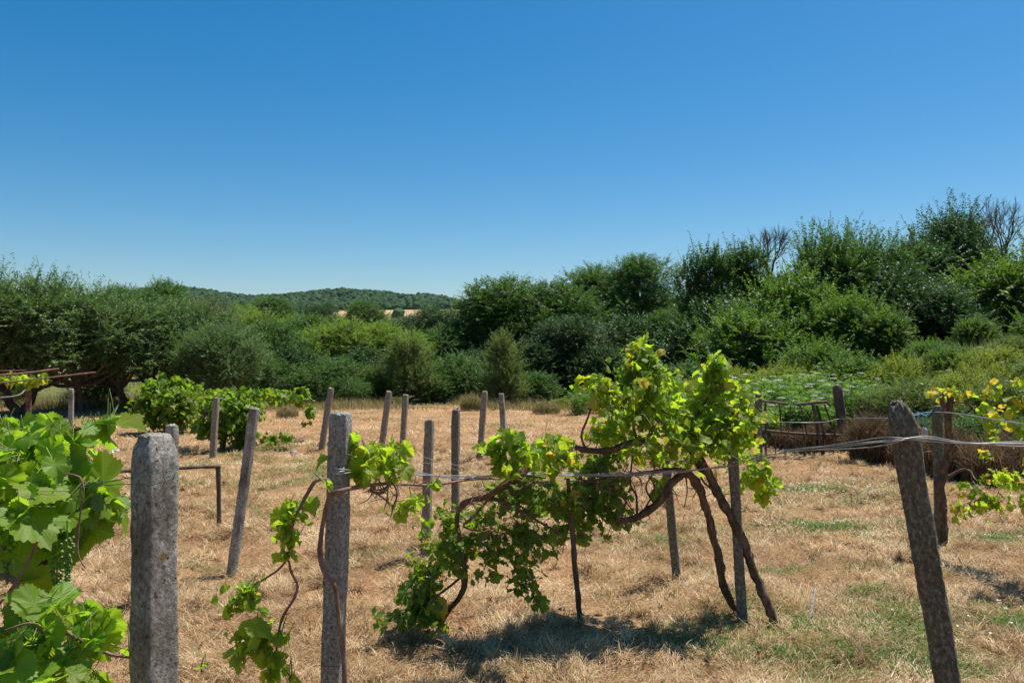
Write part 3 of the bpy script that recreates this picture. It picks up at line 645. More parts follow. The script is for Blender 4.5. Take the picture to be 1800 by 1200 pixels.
# shrubs on the sloping bank at right
GS = 'shrubs and tall weeds on the bank'
B = [('yellowshrub', 1700, 610, 17.5, 70, 'olive yellow wild shrub high on the bank below the dark elms'),
     ('yellowshrub', 1785, 590, 16.5, 75, 'olive yellow wild shrub at the right edge high on the bank'),
     ('limeweed', 1500, 645, 17, 75, 'lime green feathery weed shrub behind the leaning wooden post'),
     ('limeweed', 1600, 640, 16.5, 80, 'lime green feathery weed shrub behind the leaning concrete post top'),
     ('yellowshrub', 1560, 680, 14.5, 70, 'yellowish weed shrub just left of the leaning concrete post top'),
     ('limeweed', 1680, 660, 14.5, 70, 'lime green weed shrub behind the forked vine trunk'),
     ('yellowshrub', 1770, 665, 13.5, 75, 'dull yellow green shrub behind the vine at the right edge'),
     ('thicket', 1640, 735, 12.6, 60, 'low dark brushwood under the bank behind the plastic bottle'),
     ('thicket', 1730, 730, 11.6, 60, 'low dark brushwood under the bank behind the yellowing vine'),
     ('thicket', 1820, 740, 11.0, 60, 'low dark brushwood at the right edge under the bank'),
     ('limeweed', 1285, 645, 17.2, 55, 'tall lime weed shrub left of the first white flower heads above the big vine'),
     ('limeweed', 1372, 645, 17.9, 50, 'tall lime weed shrub rising above the white flower heads in the middle of the stand'),
     ('elmlow', 1500, 628, 17.0, 50, 'small bright elm sapling right of the dark wooden post'),
     ('limeweed', 1592, 628, 16.4, 55, 'tall yellow green weed shrub above the twine and bottles'),
     ('elmlow', 1672, 612, 16.2, 50, 'small bright elm sapling above the forked vine trunk'),
     ('limeweed', 1745, 612, 15.6, 60, 'tall yellow green weed shrub high on the bank near the right edge'),
     ('limeweed', 1330, 662, 17.6, 60, 'green weed shrub between the dark fence post and the first white flower heads'),
     ('limeweed', 1450, 660, 17.4, 60, 'green weed shrub directly behind the dark wooden post'),
     ('limeweed', 1545, 650, 17.2, 60, 'lime weed shrub rising left of the leaning post top'),
     ('yellowshrub', 1610, 665, 13.8, 60, 'yellowish shrub behind the blue twine and plastic bottles'),
     ('limeweed', 1700, 640, 16.0, 70, 'feathery lime shrub upslope of the forked trunk'),
     ('elmlow', 1850, 530, 18, 80, 'leafy elm shrub cut by the right edge above the bank'),
     ('elmlow', 1715, 560, 19, 65, 'leafy elm shrub upslope between the yellow shrubs'),
     ('limeweed', 1400, 640, 18.5, 75, 'lime green shrub behind the white flowered weeds left of the wooden post'),
     ('elmlow', 1315, 545, 21.5, 80, 'mid green leafy shrub at the back of the white flowered weeds, left part'),
     ('elmlow', 1435, 602, 18.8, 70, 'mid green leafy shrub at the back of the white flowered weeds, right part'),
     ('elmlow', 1545, 548, 20.5, 75, 'light green shrub under the arching elm shoots'),
     ('elmlow', 1630, 600, 17.8, 80, 'light green shrub below the dark shrubby elm'),
     ('maplelow', 1210, 640, 20, 80, 'dark shrub between the big vine top and the twin uprights'),
     ('limeweed', 1250, 660, 18.5, 60, 'small lime shrub at the left end of the weeds'),
     ('yellowshrub', 1640, 625, 16.5, 70, 'olive yellow shrub mid way up the bank above the forked trunk'),
     ('limeweed', 1735, 640, 15.0, 70, 'lime yellow shrub on the bank behind the vine at right'),
     ('yellowshrub', 1830, 630, 14.5, 75, 'olive yellow shrub on the bank cut by the right edge'),
     ('limeweed', 985, 700, 23.0, 38, 'small green shrub left of the white flowered weeds in the centre'),
     ('thicket', 170, 655, 23.5, 80, 'shaded undergrowth shrub beneath the fruit trees right of the pergola'),
     ('thicket', 20, 660, 24, 80, 'shaded undergrowth shrub beneath the fruit trees at the left edge'),
     ('thicket', 310, 650, 25, 80, 'shaded undergrowth shrub behind the bushy vine'),
     ]
for key, px, yt, d, hw, lab in B: place(key, px, yt, d, lab, 'shrub', GS if px > 1400 else None, hw)
# far trees beyond the belt and on the hill
for key, px, yt, d, hw, lab in [
    ('dark', 755, 541, 380, 15, 'bluish round tree standing alone in the dry field on the hill'),
    ('maple', 480, 527, 150, 45, 'distant grey green tree below the left end of the hills'),
    ('dark', 560, 538, 130, 40, 'distant dark tree left of the dry field'),
    ('maple', 640, 533, 120, 40, 'distant tree in front of the dry field, its top against the hill'),
    ('lime', 420, 540, 110, 40, 'distant light tree right of the reddish dying tree top'),
    ('maple', 830, 545, 140, 35, 'distant tree at the foot of the hill end'),
    ('dark', 720, 560, 90, 45, 'distant dark tree below the dry field')]:
    x = (px-900)/F*d
    place(key, px, yt, d, lab, 'tree', 'distant trees', hw, base=float(hill_z(np.array([x]), np.array([float(d)]))[0]) if d > 200 else 0)

# bare dead trees
def dead_tree(name, px, ytop, d, label, seed, spread=.45, z_start=.5):
    r = np.random.default_rng(seed); x = (px-900)/F*d; z0 = gz(x, d); H = EYE-(ytop-HY)/F*d-z0
    root = empty(name, (x, d, z0), label, 'dead tree', 'bare dead trees'); wood = MB(); tw = MB()
    tube(wood, [(0, 0, -.1), (.05, 0, H*.3), (0, .05, H*z_start)], [.12, .09, .07], 7, .2, .2, seed)
    def grow(p, dr, ln, rad, lev):
        d2 = norm(dr+r.normal(0, .12, 3)+np.array([0, 0, .12]))
        e = p+d2*ln; mid = (p+e)*.5+r.normal(0, ln*.04, 3)
        tube(wood if lev < 2 else tw, [p, mid, e], [rad, rad*.8, rad*.6], 5 if lev < 2 else 3, .25)
        if lev >= 5: return
        for q in range(3 if lev < 4 else 2):
            dv = norm(d2+r.normal(0, spread, 3)+np.array([0, 0, .15])); grow(p+d2*ln*r.uniform(.55, 1) if q else e, dv, ln*r.uniform(.6, .85), rad*.6, lev+1)
    for k in range(3):
        a = k*2.1+r.uniform(0, 1); grow(np.array([0, .05*0, H*z_start*.95]), norm(np.array([math.cos(a)*.5, math.sin(a)*.5, 1])), H*(1-z_start)*.33, .055, 0)
    for b_ in (wood, tw):
        b_.v = [a.copy() for a in b_.v]
    mx_ = max(float(a[:, 2].max()) for a in tw.v)
    for b_ in (wood, tw):
        for a in b_.v: a *= H/mx_
    wood.build('trunk', M['snag'], root); tag(tw.build('twigs', M['snag'], root), kind='stuff')
dead_tree('bare_tree', 1762, 340, 29, 'big bare dead tree with fine twigs standing above the right trees', 5, .42, .5)
dead_tree('bare_tree', 1352, 392, 29, 'smaller bare dead tree poking up between the twin uprights and the elms', 9, .40, .6)
dead_tree('bare_tree', 953, 488, 40, 'tiny bare treetop left of the tall ash trees', 13, .35, .7)

# ---------------------------------------------------------------- white flowered weeds
def make_weed():
    r = np.random.default_rng(301); root = empty('elder_weed'); st = MB(); lf = MB()
    for s_ in range(20):
        a = r.uniform(0, 6.28); rr = r.uniform(.02, .36); h = r.uniform(.7, 1.15)
        b = np.array([math.cos(a)*rr, math.sin(a)*rr, 0]); top = b*1.7+np.array([0, 0, h])
        tube(st, [b-np.array([0, 0, .05]), (b+top)*.5, top], [.008, .006, .004], 4, .2)
        for t in np.linspace(.15, .95, 9):
            p = b+(top-b)*t
            for sgn in (0, 1):
                az = t*9+sgn*np.pi+r.uniform(-.3, .3); d = norm(np.array([[math.cos(az), math.sin(az), .25]]))
                twig_leaves(lf, None, r, p[None], d, .22, 9, .095, .032, 1.0, -.3, droop=.1)
        if s_ < 5:
            fh = MB(); n = 170; rr2 = np.sqrt(r.random(n))*.075; aa = r.uniform(0, 6.28, n)
            pos = np.stack([np.cos(aa)*rr2, np.sin(aa)*rr2, .02-rr2*rr2*2+r.normal(0, .004, n)], 1)+top+np.array([0, 0, .05])
            leaf_quads(fh, pos, rand_dirs(r, n)*np.array([1, 1, .3]), np.array([[0, 0, 1.]])+r.normal(0, .3, (n, 3)), .014, .014, r.random(n))
            q = pos[::14]; sticks(fh, np.repeat(top[None], len(q), 0), q, .0015, .001, rnd=.0)
            fh.build('flower_head', M['flower'], root, False)
    st.build('stem', M['stem'], root); lf.build('foliage', M['elder'], root, False)
    return root
W0 = make_weed(); used = False
wl = [(1300, 668, 15.5), (1335, 658, 16.5), (1365, 660, 15.8), (1395, 652, 16.8), (1425, 665, 15.5), (1455, 658, 16.3), (1490, 672, 15.2), (1320, 690, 14.6), (1385, 690, 14.8), (1440, 690, 14.6),
      (1530, 672, 15.8), (1585, 680, 15), (1270, 685, 16.5), (1640, 672, 15.3), (1015, 684, 21.5), (1045, 680, 22), (1080, 690, 21), (1700, 690, 14.2), (1255, 700, 15.5), (1350, 705, 14.2), (1405, 710, 14), (1120, 700, 20.5),
      (1160, 700, 19.5), (1200, 700, 18.5), (1235, 690, 17.5),
      (1350, 655, 17.2), (1415, 655, 17.4), (1475, 652, 17), (1545, 660, 16.6), (1560, 700, 14.8), (1600, 655, 16.6), (1660, 650, 16.4), (1720, 655, 15.6), (1760, 680, 14.4), (1790, 650, 15.4), (1500, 640, 18), (1620, 700, 14.6), (1580, 640, 17.6), (1680, 640, 17.2), (1750, 630, 16.6)]
for i, (px, yt, d) in enumerate(wl):
    o = W0 if i == 0 else copy_thing(W0)
    d = d-.6; d = max(d, 14.1) if px > 1240 else d; x = (px-900)/F*d; z0 = gz(x, d); H = EYE-(yt-10-HY)/F*d-z0
    o.location = (x, d, z0); k = max(.6, H/1.2); o.scale = (k*1.05, k*1.05, k); o.rotation_euler = (0, 0, i*1.3)
    tag(o, 'green weed with flat white flower heads, on the bank right of the dark wooden post' if px > 1490 else 'green weed with flat white flower heads, standing between broken fence and trees' if px > 1240 else 'green weed with flat white flower heads, in the patch behind the big grapevine', 'weed', 'white flowered weeds high on the bank' if px > 1490 else 'white flowered weeds on the bank' if px > 1240 else 'white flowered weeds behind the grapevine')

# ---------------------------------------------------------------- grass stuff
def blades(name, x, y, h, w, lean, az, rnd, material, label, z=None, kind='stuff'):
    """curved blades: lean 0 = upright, 1 = lying"""
    n = len(x); z = ground_z(x, y) if z is None else z
    b = np.stack([x, y, z], 1); d = np.stack([np.cos(az), np.sin(az), np.zeros(n)], 1)
    fa = az+rng.uniform(-1.2, 1.2, n)+np.pi/2
    s = np.stack([np.cos(fa), np.sin(fa), np.zeros(n)], 1)
    up = np.array([0, 0, 1.])
    l1 = lean*.8; l2 = np.minimum(lean*1.15, 1.02)
    def dirv(l): a = l[:, None]*np.pi/2; return d*np.sin(a)+up*np.cos(a)
    m_ = b+dirv(l1)*(h*.5)[:, None]; tp = m_+dirv(l2)*(h*.5)[:, None]
    W_ = (w*.5)[:, None]
    # lying blades must show their width to the sky: widen sideways
    V = np.stack([b-s*W_, b+s*W_, m_-s*W_*.9, m_+s*W_*.9, tp-s*W_*.15, tp+s*W_*.15], 1).reshape(-1, 3)
    k = np.arange(n)[:, None]*6
    mb = MB(); mb.add(V, np.concatenate([k+np.array([[0, 1, 3, 2]]), k+np.array([[2, 3, 5, 4]])]), rnd=np.repeat(rnd, 6))
    o = mb.build(name, material, smooth_shade=False)
    return tag(o, label, 'grass', kind=kind)

def scatter(n, d0, d1, margin=1.1, pw=1.0):
    d = d0+(d1-d0)*rng.random(n)**pw
    x = rng.uniform(-1, 1, n)*(900/F*d*margin+.4)
    return x, d
xs = []; hs_ = []; 
for n, d0, d1, hh, ww in [(300000, 3.6, 7.5, .048, .0030), (230000, 7.0, 13.5, .06, .0055), (120000, 13, 25, .09, .010)]:
    x, y = scatter(n, d0, d1); k = rng.random(n)
    cl = fbm(x, y, .35, 71)
    keep = (cl+rng.normal(0, .12, n) > .40)
    s_ = .8*x+.45*y; keep &= ~((s_ > 11) & (x > 3.5))
    x, y = x[keep], y[keep]; xs.append((x, y, np.full(len(x), hh), np.full(len(x), ww)))
x = np.concatenate([a[0] for a in xs]); y = np.concatenate([a[1] for a in xs]); hh = np.concatenate([a[2] for a in xs]); ww = np.concatenate([a[3] for a in xs])
n = len(x)
swirl = fbm(x, y, .35, 91)*12+rng.normal(0, .8, n)
# loose tufts and rucks left by the mower
nt_ = 2600; tx, ty = scatter(nt_, 3.6, 14, pw=.8); kt = fbm(tx, ty, 1.0, 33) > .42; tx, ty = tx[kt], ty[kt]; nt_ = len(tx); q = 46
ta = rng.uniform(0, 6.28, (nt_, q)); tr_ = rng.random((nt_, q))**.7*rng.uniform(.04, .11, (nt_, 1)); el_ = rng.uniform(0, 6.28, (nt_, 1))
ux = np.cos(ta)*tr_; uy = np.sin(ta)*tr_*.5
tfx = (tx[:, None]+ux*np.cos(el_)-uy*np.sin(el_)).ravel(); tfy = (ty[:, None]+ux*np.sin(el_)+uy*np.cos(el_)).ravel()
T_ = dict(x=tfx, y=tfy, az=(el_+rng.normal(0, .9, (nt_, q))+np.pi*(rng.random((nt_, q)) < .5)).ravel(), h=(rng.uniform(.05, .13, (nt_, q))).ravel(), lean=rng.uniform(.35, 1.0, nt_*q), tone=np.repeat(rng.uniform(.0, 1.0, nt_), q), zz=(rng.random((nt_, q))*.035*(1-tr_/.12)).ravel())
T_['w'] = .0028+.0004*T_['y']
gm = green_mask(x, y); isg = rng.random(n) < gm*.85+.025
lean = np.clip(rng.beta(5, 1.8, n)+.05, 0, 1)
zz = ground_z(x, y)+rng.random(n)**2*.03
hj = hh*rng.uniform(.4, 1.5, n)
r1 = np.clip(rng.normal(.5, .2, n)+(fbm(x, y, .8, 61)-.5)*.9+(vnoise(x, y, .22, 63)-.5)*.5, 0, 1)
a_ = ~isg
blades('hay_tufts', T_['x'], T_['y'], T_['h'], T_['w'], T_['lean'], T_['az'], np.clip(T_['tone']*.8+rng.random(len(T_['x']))*.35-.1, 0, 1), M['straw'], 'ragged tufts and rucks of cut hay standing out of the mown floor', ground_z(T_['x'], T_['y'])+T_['zz'])
blades('dry_grass', x[a_], y[a_], hj[a_], ww[a_]*rng.uniform(.6, 1.3, a_.sum()), lean[a_], swirl[a_], r1[a_], M['straw'], 'pale mown dry grass lying over the whole vineyard floor', zz[a_])
blades('green_grass', x[isg], y[isg], hj[isg]*.8, ww[isg]*1.4, lean[isg]*.65, rng.uniform(0, 6.28, isg.sum()), rng.random(isg.sum()), M['grass'], 'short green grass growing in patches through the dry mown grass', zz[isg])
# loose long straws
n = 2200; x, y = scatter(n, 3.6, 9)
blades('loose_straw', x, y, rng.uniform(.08, .2, n), np.full(n, .003), np.clip(rng.normal(.88, .1, n), .4, 1), rng.uniform(0, 6.28, n), rng.uniform(.5, 1, n), M['straw'], 'long loose pale straws scattered on the mown ground in front', ground_z(x, y)+.015)
# tall grass on the verge below the trees and on the bank
n = 46000; y = rng.uniform(22.2, 26.5, n); x = rng.uniform(-17, 5, n); keep = fbm(x, y, 1.3, 15)+rng.normal(0, .08, n)+(y-22.2)*.08 > .48
x, y = x[keep], y[keep]; n = len(x)
blades('verge_grass', x, y, rng.uniform(.10, .40, n)*(.2+.8*smooth((fbm(x, y, 1.2, 16)-.35)/.3)), np.full(n, .012), rng.uniform(.05, .5, n), rng.uniform(0, 6.28, n), rng.random(n), M['umber'], 'tall half dry grass along the foot of the trees')
n = 14000; x = rng.uniform(4.2, 15, n); y = rng.uniform(8, 22, n); s_ = .8*x+.45*y; keep = (s_ > 10.5+1.2*(fbm(x, y, 1.5, 25)-.5))
x, y = x[keep], y[keep]; n = len(x)
blades('bank_grass', x, y, rng.uniform(.2, .42, n), np.full(n, .009), rng.uniform(.05, .55, n), rng.uniform(0, 6.28, n), rng.random(n), M['umber'], 'tall yellow green grass covering the bank at right')
n = 26000; x = rng.uniform(4.0, 15, n); y = rng.uniform(8, 22, n); s_ = .8*x+.45*y; keep = (s_ > 10.4)
x, y = x[keep], y[keep]; n = len(x)
blades('green_bank_grass', x, y, rng.uniform(.2, .42, n), np.full(n, .011), rng.uniform(.05, .5, n), rng.uniform(0, 6.28, n), rng.random(n), M['grass'], 'green grass mixed into the tall grass of the bank')

# broad leaved ground weeds and tiny clover flowers in the green patches
n = 60000; x, y = scatter(n, 3.7, 15); k = rng.random(n) < green_mask(x, y)*1.3-.15
x, y = x[k], y[k]; n = len(x); az = rng.uniform(0, 6.28, n); sz = (.012+.0016*y)*rng.uniform(.7, 1.8, n); mb = MB()
leaf_quads(mb, np.stack([x, y, ground_z(x, y)+rng.uniform(.01, .05, n)], 1), np.stack([np.cos(az), np.sin(az), rng.uniform(-.1, .6, n)], 1), np.array([[0, 0, 1.]])+rng.normal(0, .3, (n, 3)), sz, sz*.6, rng.random(n))
tag(mb.build('ground_weeds', M['elder'], None, False), 'small broad leaved weeds in the green patches of the mown floor', 'weeds', kind='stuff')
n = 900; x, y = scatter(n, 5, 13); pts = [(1430, 862, .9, .3, 150), (1480, 880, .7, .25, 60), (1740, 1090, .5, .25, 16), (1470, 935, .6, .25, 20), (1750, 950, .4, .2, 12)]
fx_ = []; fy_ = []
for px, py, rx, ry, q in pts:
    c = G(px, py); fx_.append(c[0]+rng.normal(0, rx*.6, q)); fy_.append(c[1]+rng.normal(0, ry*.8, q))
x = np.concatenate(fx_); y = np.concatenate(fy_); n = len(x); mb = MB()
for k in range(4):
    az = rng.uniform(0, 6.28, n); leaf_quads(mb, np.stack([x, y, ground_z(x, y)+.05], 1), np.stack([np.cos(az), np.sin(az), np.full(n, .2)], 1), np.array([[0, 0, 1.]])+rng.normal(0, .4, (n, 3)), .016, .014, rng.random(n))
tag(mb.build('clover_flowers', M['flower'], None, False), 'tiny white clover flowers sprinkled over the green patches at right', 'flowers', kind='stuff')

# dry brush clumps
def dry_clump(px, py, w, h, label, seed, n=2600, material='drybrush'):
    g = G(px, py); r = np.random.default_rng(seed)
    a = r.uniform(0, 6.28, n); rr = np.sqrt(r.random(n))*w*.55; x = np.cos(a)*rr; y = np.sin(a)*rr*.7
    root = empty('dry_bush', tuple(g), label, 'dry bush', 'clumps of dry brown brush'); mb = MB()
    az = r.uniform(0, 6.28, n); ln = np.clip(r.normal(.3, .25, n), 0, 1.1)
    hh = h*r.uniform(.3, 1, n)*(1.05-rr/w)
    d = np.stack([np.cos(az)*np.sin(ln), np.sin(az)*np.sin(ln), np.cos(ln)], 1)
    st = np.stack([x, y, r.random(n)*h*.35], 1)
    s = norm(np.cross(d, r.normal(size=(n, 3))))*.004
    e = st+d*hh[:, None]*.6; tp = e+norm(d+np.array([0, 0, -.5])+r.normal(0, .3, (n, 3)))*hh[:, None]*.35
    V = np.stack([st-s, st+s, e-s, e+s, tp-s*.3, tp+s*.3], 1).reshape(-1, 3); k = np.arange(n)[:, None]*6
    mb.add(V, np.concatenate([k+np.array([[0, 1, 3, 2]]), k+np.array([[2, 3, 5, 4]])]), rnd=np.repeat(r.random(n), 6))
    mb.build('dry_stalks', M[material], root, False)
dry_clump(1530, 812, .55, .8, 'rusty brown dry bush between the broken fence and the leaning concrete post', 1, 6000)
dry_clump(1665, 838, .7, .75, 'dry brown bush behind the forked vine trunk', 2, 4500)
dry_clump(1380, 790, .6, .45, 'dry brown grass clump under the left end of the broken fence', 3, 3000)
dry_clump(1440, 795, .7, .5, 'dry brown grass clump under the right end of the broken fence', 4, 3500)
dry_clump(1760, 850, .9, .7, 'dry brown brush at the foot of the bank near the right edge', 5, 4000)
dry_clump(830, 722, .6, .55, 'tall dry tan weeds right of the pair of far posts', 6, 1500, 'umber')
dry_clump(960, 727, .7, .4, 'dry weeds at the foot of the small shrub in the centre', 7, 1500, 'umber')
dry_clump(1600, 822, .5, .5, 'brown dry brush just right of the leaning concrete post', 8, 2500)
dry_clump(505, 735, .5, .35, 'small dry weed clump right of the vine on the left', 10, 800, 'umber')

# fallen dry vine leaves
M['dryleaf'] = leaf_mat('dry_fallen_leaf', [(0, (.20, .07, .03)), (.6, (.34, .15, .07)), (1, (.48, .30, .15))], (.3, .12, .05), .2, .7, .2, .3)
_fl = [(812, 1092, 'rusty'), (828, 1098, 'rusty'), (963, 1068, 'pale orange'), (900, 1130, 'pale orange'), (925, 1196, 'rusty'), (1335, 1165, 'rusty'), (1348, 1160, 'rusty'), (1160, 1070, 'rusty'), (1290, 1010, 'pale orange'), (1215, 1085, 'rusty'),
       (1010, 1120, 'pale orange'), (700, 1120, 'rusty'), (1090, 1150, 'rusty'), (860, 1060, 'pale orange'), (760, 1140, 'pale orange'), (540, 1120, 'rusty'), (620, 1150, 'pale orange'), (1180, 1120, 'pale orange')]
for i, (px, py, tone_) in enumerate(_fl):
    rr_ = np.random.default_rng(400+i); g = G(px, py)+np.array([0, 0, .03]); mb = MB(); a = rr_.uniform(0, 6.28)
    grape_leaves(mb, [[0, 0, 0]], np.array([[math.cos(a), math.sin(a), rr_.uniform(-.3, .3)]]), np.array([[rr_.normal(0, .4), rr_.normal(0, .4), 1.]]), np.array([rr_.uniform(.035, .055)]), T_MD, rr_, 2.0)
    tag(mb.build('fallen_leaf', M['dryleaf'], origin=None), 'curled %s fallen vine leaf lying on the dry grass' % tone_, 'leaf', 'fallen %s vine leaves' % tone_).location = tuple(g)

# ---------------------------------------------------------------- posts
def post(base, top, wx, wy, rot, material, label, name='concrete_post', cat='post', group='concrete posts of the vineyard', amp=.004, step=.03, chamfer=.3, sides=24, seed=0, n=5.0):
    base = np.array(base, float); top = np.array(top, float); L = np.linalg.norm(top-base); ax = (top-base)/L
    base = base-ax*.15; L += .15
    rows = int(L/step)+2; t = np.linspace(0, 1, rows); a = np.arange(sides)*2*np.pi/sides+np.pi/4
    ca, sa = np.cos(a), np.sin(a); q = (np.abs(ca)**n+np.abs(sa)**n)**(-1/n)
    r = np.random.default_rng(seed)
    prof = np.ones(rows)
    V = []
    xx = ca*q*wx/2; yy = sa*q*wy/2
    for i, tt in enumerate(t):
        k = 1.0
        if tt > 1-.035: k = 1-chamfer*((tt-(1-.035))/.035)**1.6
        hgt = np.full(sides, tt*L)
        nz = 1+amp/wx*2*((vnoise(np.cos(a)*.2+hgt*.3, np.sin(a)*.2+hgt, .035, seed)-.5)*.9+(vnoise(np.cos(a)*.1, np.sin(a)*.1+hgt, .14, seed+5)-.5)*1.6+(vnoise(np.cos(a)*.5, np.sin(a)*.5+hgt*1.3, .016, seed+9)-.5)*.6)
        V.append(np.stack([xx*k*nz, yy*k*nz, np.full(sides, tt*L)+(r.normal(0, amp*.8, sides) if tt > .97 else 0)], 1))
    V = np.concatenate(V)
    i = np.arange(rows-1)[:, None]*sides; j = np.arange(sides)[None]; k = (j+1) % sides
    mb = MB(); mb.add(V, np.stack([i+j, i+k, i+sides+k, i+sides+j], -1).reshape(-1, 4))
    e = V[-sides:]; inn = e*np.array([.5, .5, 1])+np.array([0, 0, amp*1.5])+r.normal(0, amp*.6, (sides, 3))
    cen = np.array([[0, 0, e[:, 2].mean()+amp*2]])
    mb.add(np.vstack([e, inn, cen]), np.array([[q_, (q_+1) % sides, sides+(q_+1) % sides, sides+q_] for q_ in range(sides)]))
    mb.add(np.vstack([inn, cen]), np.array([[q_, (q_+1) % sides, sides] for q_ in range(sides)]))
    o = mb.build(name, material)
    qt = Vector(ax).to_track_quat('Z', 'Y'); o.matrix_world = Matrix.Translation(Vector(base)) @ qt.to_matrix().to_4x4() @ Matrix.Rotation(rot, 4, 'Z')
    tag(o, label, cat, group); return o

def post_px(tx, ty, bx, by, d=None, **kw):
    d = EYE*F/(by-HY) if d is None else d
    x = (bx-900)/F*d
    b = np.array([x, d, gz(x, d)]); t_ = P(tx, ty, d)
    return post(b, t_, **kw)
GW = 'weathered posts of the vineyard'
# near posts
post_px(272, 765, 268, 1900, d=1.87, wx=.080, wy=.078, rot=math.radians(-34), material=M['concrete'], amp=.0028, step=.012, chamfer=.34, sides=44, seed=3, n=14,
        label='nearest thick rough concrete post with lichen on top, beside the foreground vine', group=GW)
post_px(599, 727, 580, 1345, d=3.27, wx=.074, wy=.08, rot=math.radians(-12), material=M['greyconcrete'], amp=.003, step=.015, chamfer=.12, sides=40, seed=4, n=9,
        label='tall grey concrete post with a thin vine climbing it', group=GW)
post_px(1580, 712, 1720, 1465, d=2.75, wx=.088, wy=.086, rot=math.radians(-25), material=M['darkconcrete'], amp=.006, step=.015, chamfer=.38, sides=40, seed=5, n=6,
        label='dark mossy concrete post leaning left, holding the wire bundle at right', group=GW)
post_px(448, 718, 407, 1003, wx=.068, wy=.066, rot=-.27, material=M['concrete'], seed=6, step=.02, label='slanting grey concrete post left of the tall post', group=GW, sides=32, chamfer=.1)
post_px(302, 747, 296, 1040, d=5.4, wx=.066, wy=.07, rot=-.27, material=M['concrete'], seed=7, label='concrete post mostly hidden behind the nearest thick post', group=GW, chamfer=.1)
post_px(755, 738, 748, 985, wx=.068, wy=.068, rot=-.27, material=M['brownpost'], seed=8, label='brownish post left of the middle pair, foot behind low vine leaves', group=GW, chamfer=.08, step=.02, n=8)
post_px(801, 720, 800, 962, wx=.062, wy=.062, rot=-.27, material=M['darkgrey'], seed=9, label='straight grey post right of the middle pair, wire tied at half height', group=GW, chamfer=.1, step=.02, n=8)
post_px(1285, 742, 1305, 1090, wx=.066, wy=.062, rot=-.27, material=M['darkgrey'], seed=10, label='grey concrete post crossed by the slanting vine trunk', group=GW, chamfer=.1, step=.02, n=8)
post_px(1167, 775, 1190, 1025, wx=.062, wy=.062, rot=-.27, material=M['darkgrey'], seed=11, label='grey post under the big vine, top lost in leaves', group=GW, chamfer=.1, step=.02, n=8)
far = [(582, 682, 565, 793, 'far brown post leaning right, left of the tall grey post', 'brownpost'), (684, 688, 669, 797, 'far brown post leaning right, left of a pair', 'brownpost'),
       (713, 694, 707, 795, 'far brown post standing nearly upright, right of a pair', 'brownpost'), (852, 688, 843, 810, 'far slim brown post right of the straight grey post', 'brownpost'),
       (881, 692, 888, 800, 'far grey post leaning left beside the slim brown post', 'concrete'), (380, 699, 374, 810, 'far brown post in front of the small vine on the left', 'brownpost'),
       (1333, 693, 1335, 824, 'dark post at the left end of the broken fence', 'darkconcrete')]
for i, (tx, ty, bx, by, lab, mt) in enumerate(far):
    post_px(tx, ty, bx, by, wx=.085, wy=.085, rot=-.45+i*.06, material=M[mt], label=lab, group=GW, seed=20+i, sides=16, step=.06, chamfer=.1, n=7)
post_px(125, 684, 125, 760, d=17, wx=.10, wy=.10, rot=.2, material=M['concrete'], label='far pale grey post between the fruit tree trunks', group=GW, seed=40, sides=16, step=.06, chamfer=.08)
post_px(1471, 677, 1487, 795, d=13.2, wx=.14, wy=.12, rot=.3, material=M['oldwood'], name='wooden_post', label='dark wooden post leaning left at the right end of the broken fence', group=None, seed=41, sides=16, step=.05, chamfer=.3)
post_px(1648, 714, 1652, 958, d=7.1, wx=.075, wy=.07, rot=.3, material=M['darkconcrete'], name='wooden_post', label='dark weathered post right beside the forked vine trunk', group=None, seed=42, sides=16, step=.05, chamfer=.3)

# thin wooden stake under the wire
mb = MB(); s0 = P(1020, 1085, 5.0); tube(mb, [s0-np.array([0, 0, .05]), P(1008, 960, 4.9), P(1003, 905, 4.85), P(998, 842, 4.75)], [.017, .016, .015, .013], 8, .03, .35, 5)
tag(mb.build('wooden_stake', M['oldwood']), 'thin crooked wooden stake propping the wire in front of the big vine', 'stake')

# L shaped rail on a short stake
root = empty('wooden_rail', tuple(G(385, 925)), 'low rail of a thin pole resting on a short wooden stake behind the nearest post', 'rail')
g0 = G(385, 925); mb = MB(); tube(mb, [(0, 0, -.08), (0, 0, .3), P(383, 822, g0[1])-g0], [.024, .022, .022], 8, .04, .2, 3); mb.build('stake', M['oldwood'], root)
mb = MB(); tube(mb, [P(388, 820, g0[1])-g0, P(340, 821, g0[1]-.1)-g0, P(230, 827, g0[1]-.4)-g0, P(60, 832, g0[1]-.8)-g0], [.014, .016, .02, .022], 8, .06, .2, 4); mb.build('pole', M['oldwood'], root)

# rusty pergola at the left
d0 = 14.0; base = P(50, 790, d0); base[2] = gz(base[0], d0)
root = empty('rusty_pergola', tuple(base), 'rusty metal pergola with long horizontal bars at the left edge', 'pergola')
def rod(pts, r, nm, mt='rust', sides=6):
    mb = MB(); tube(mb, [np.asarray(p)-base for p in pts], [r], sides, .3, .12, 4); mb.build(nm, M[mt], root)
rod([base-np.array([0, 0, .2]), P(50, 652, d0)], .045, 'upright')
rod([P(-160, 655, 13.2), P(45, 651, d0)], .014, 'bar'); rod([P(-160, 669, 12), P(30, 657, 13.5), P(103, 648, 14.2)], .02, 'bar'); rod([P(-100, 684, 11.5), P(82, 664, 13.2), P(168, 654, 14)], .014, 'bar')
rod([P(-100, 700, 12.5), P(20, 697, 13), P(47, 683, 13.9)], .012, 'brace', 'deadwood')

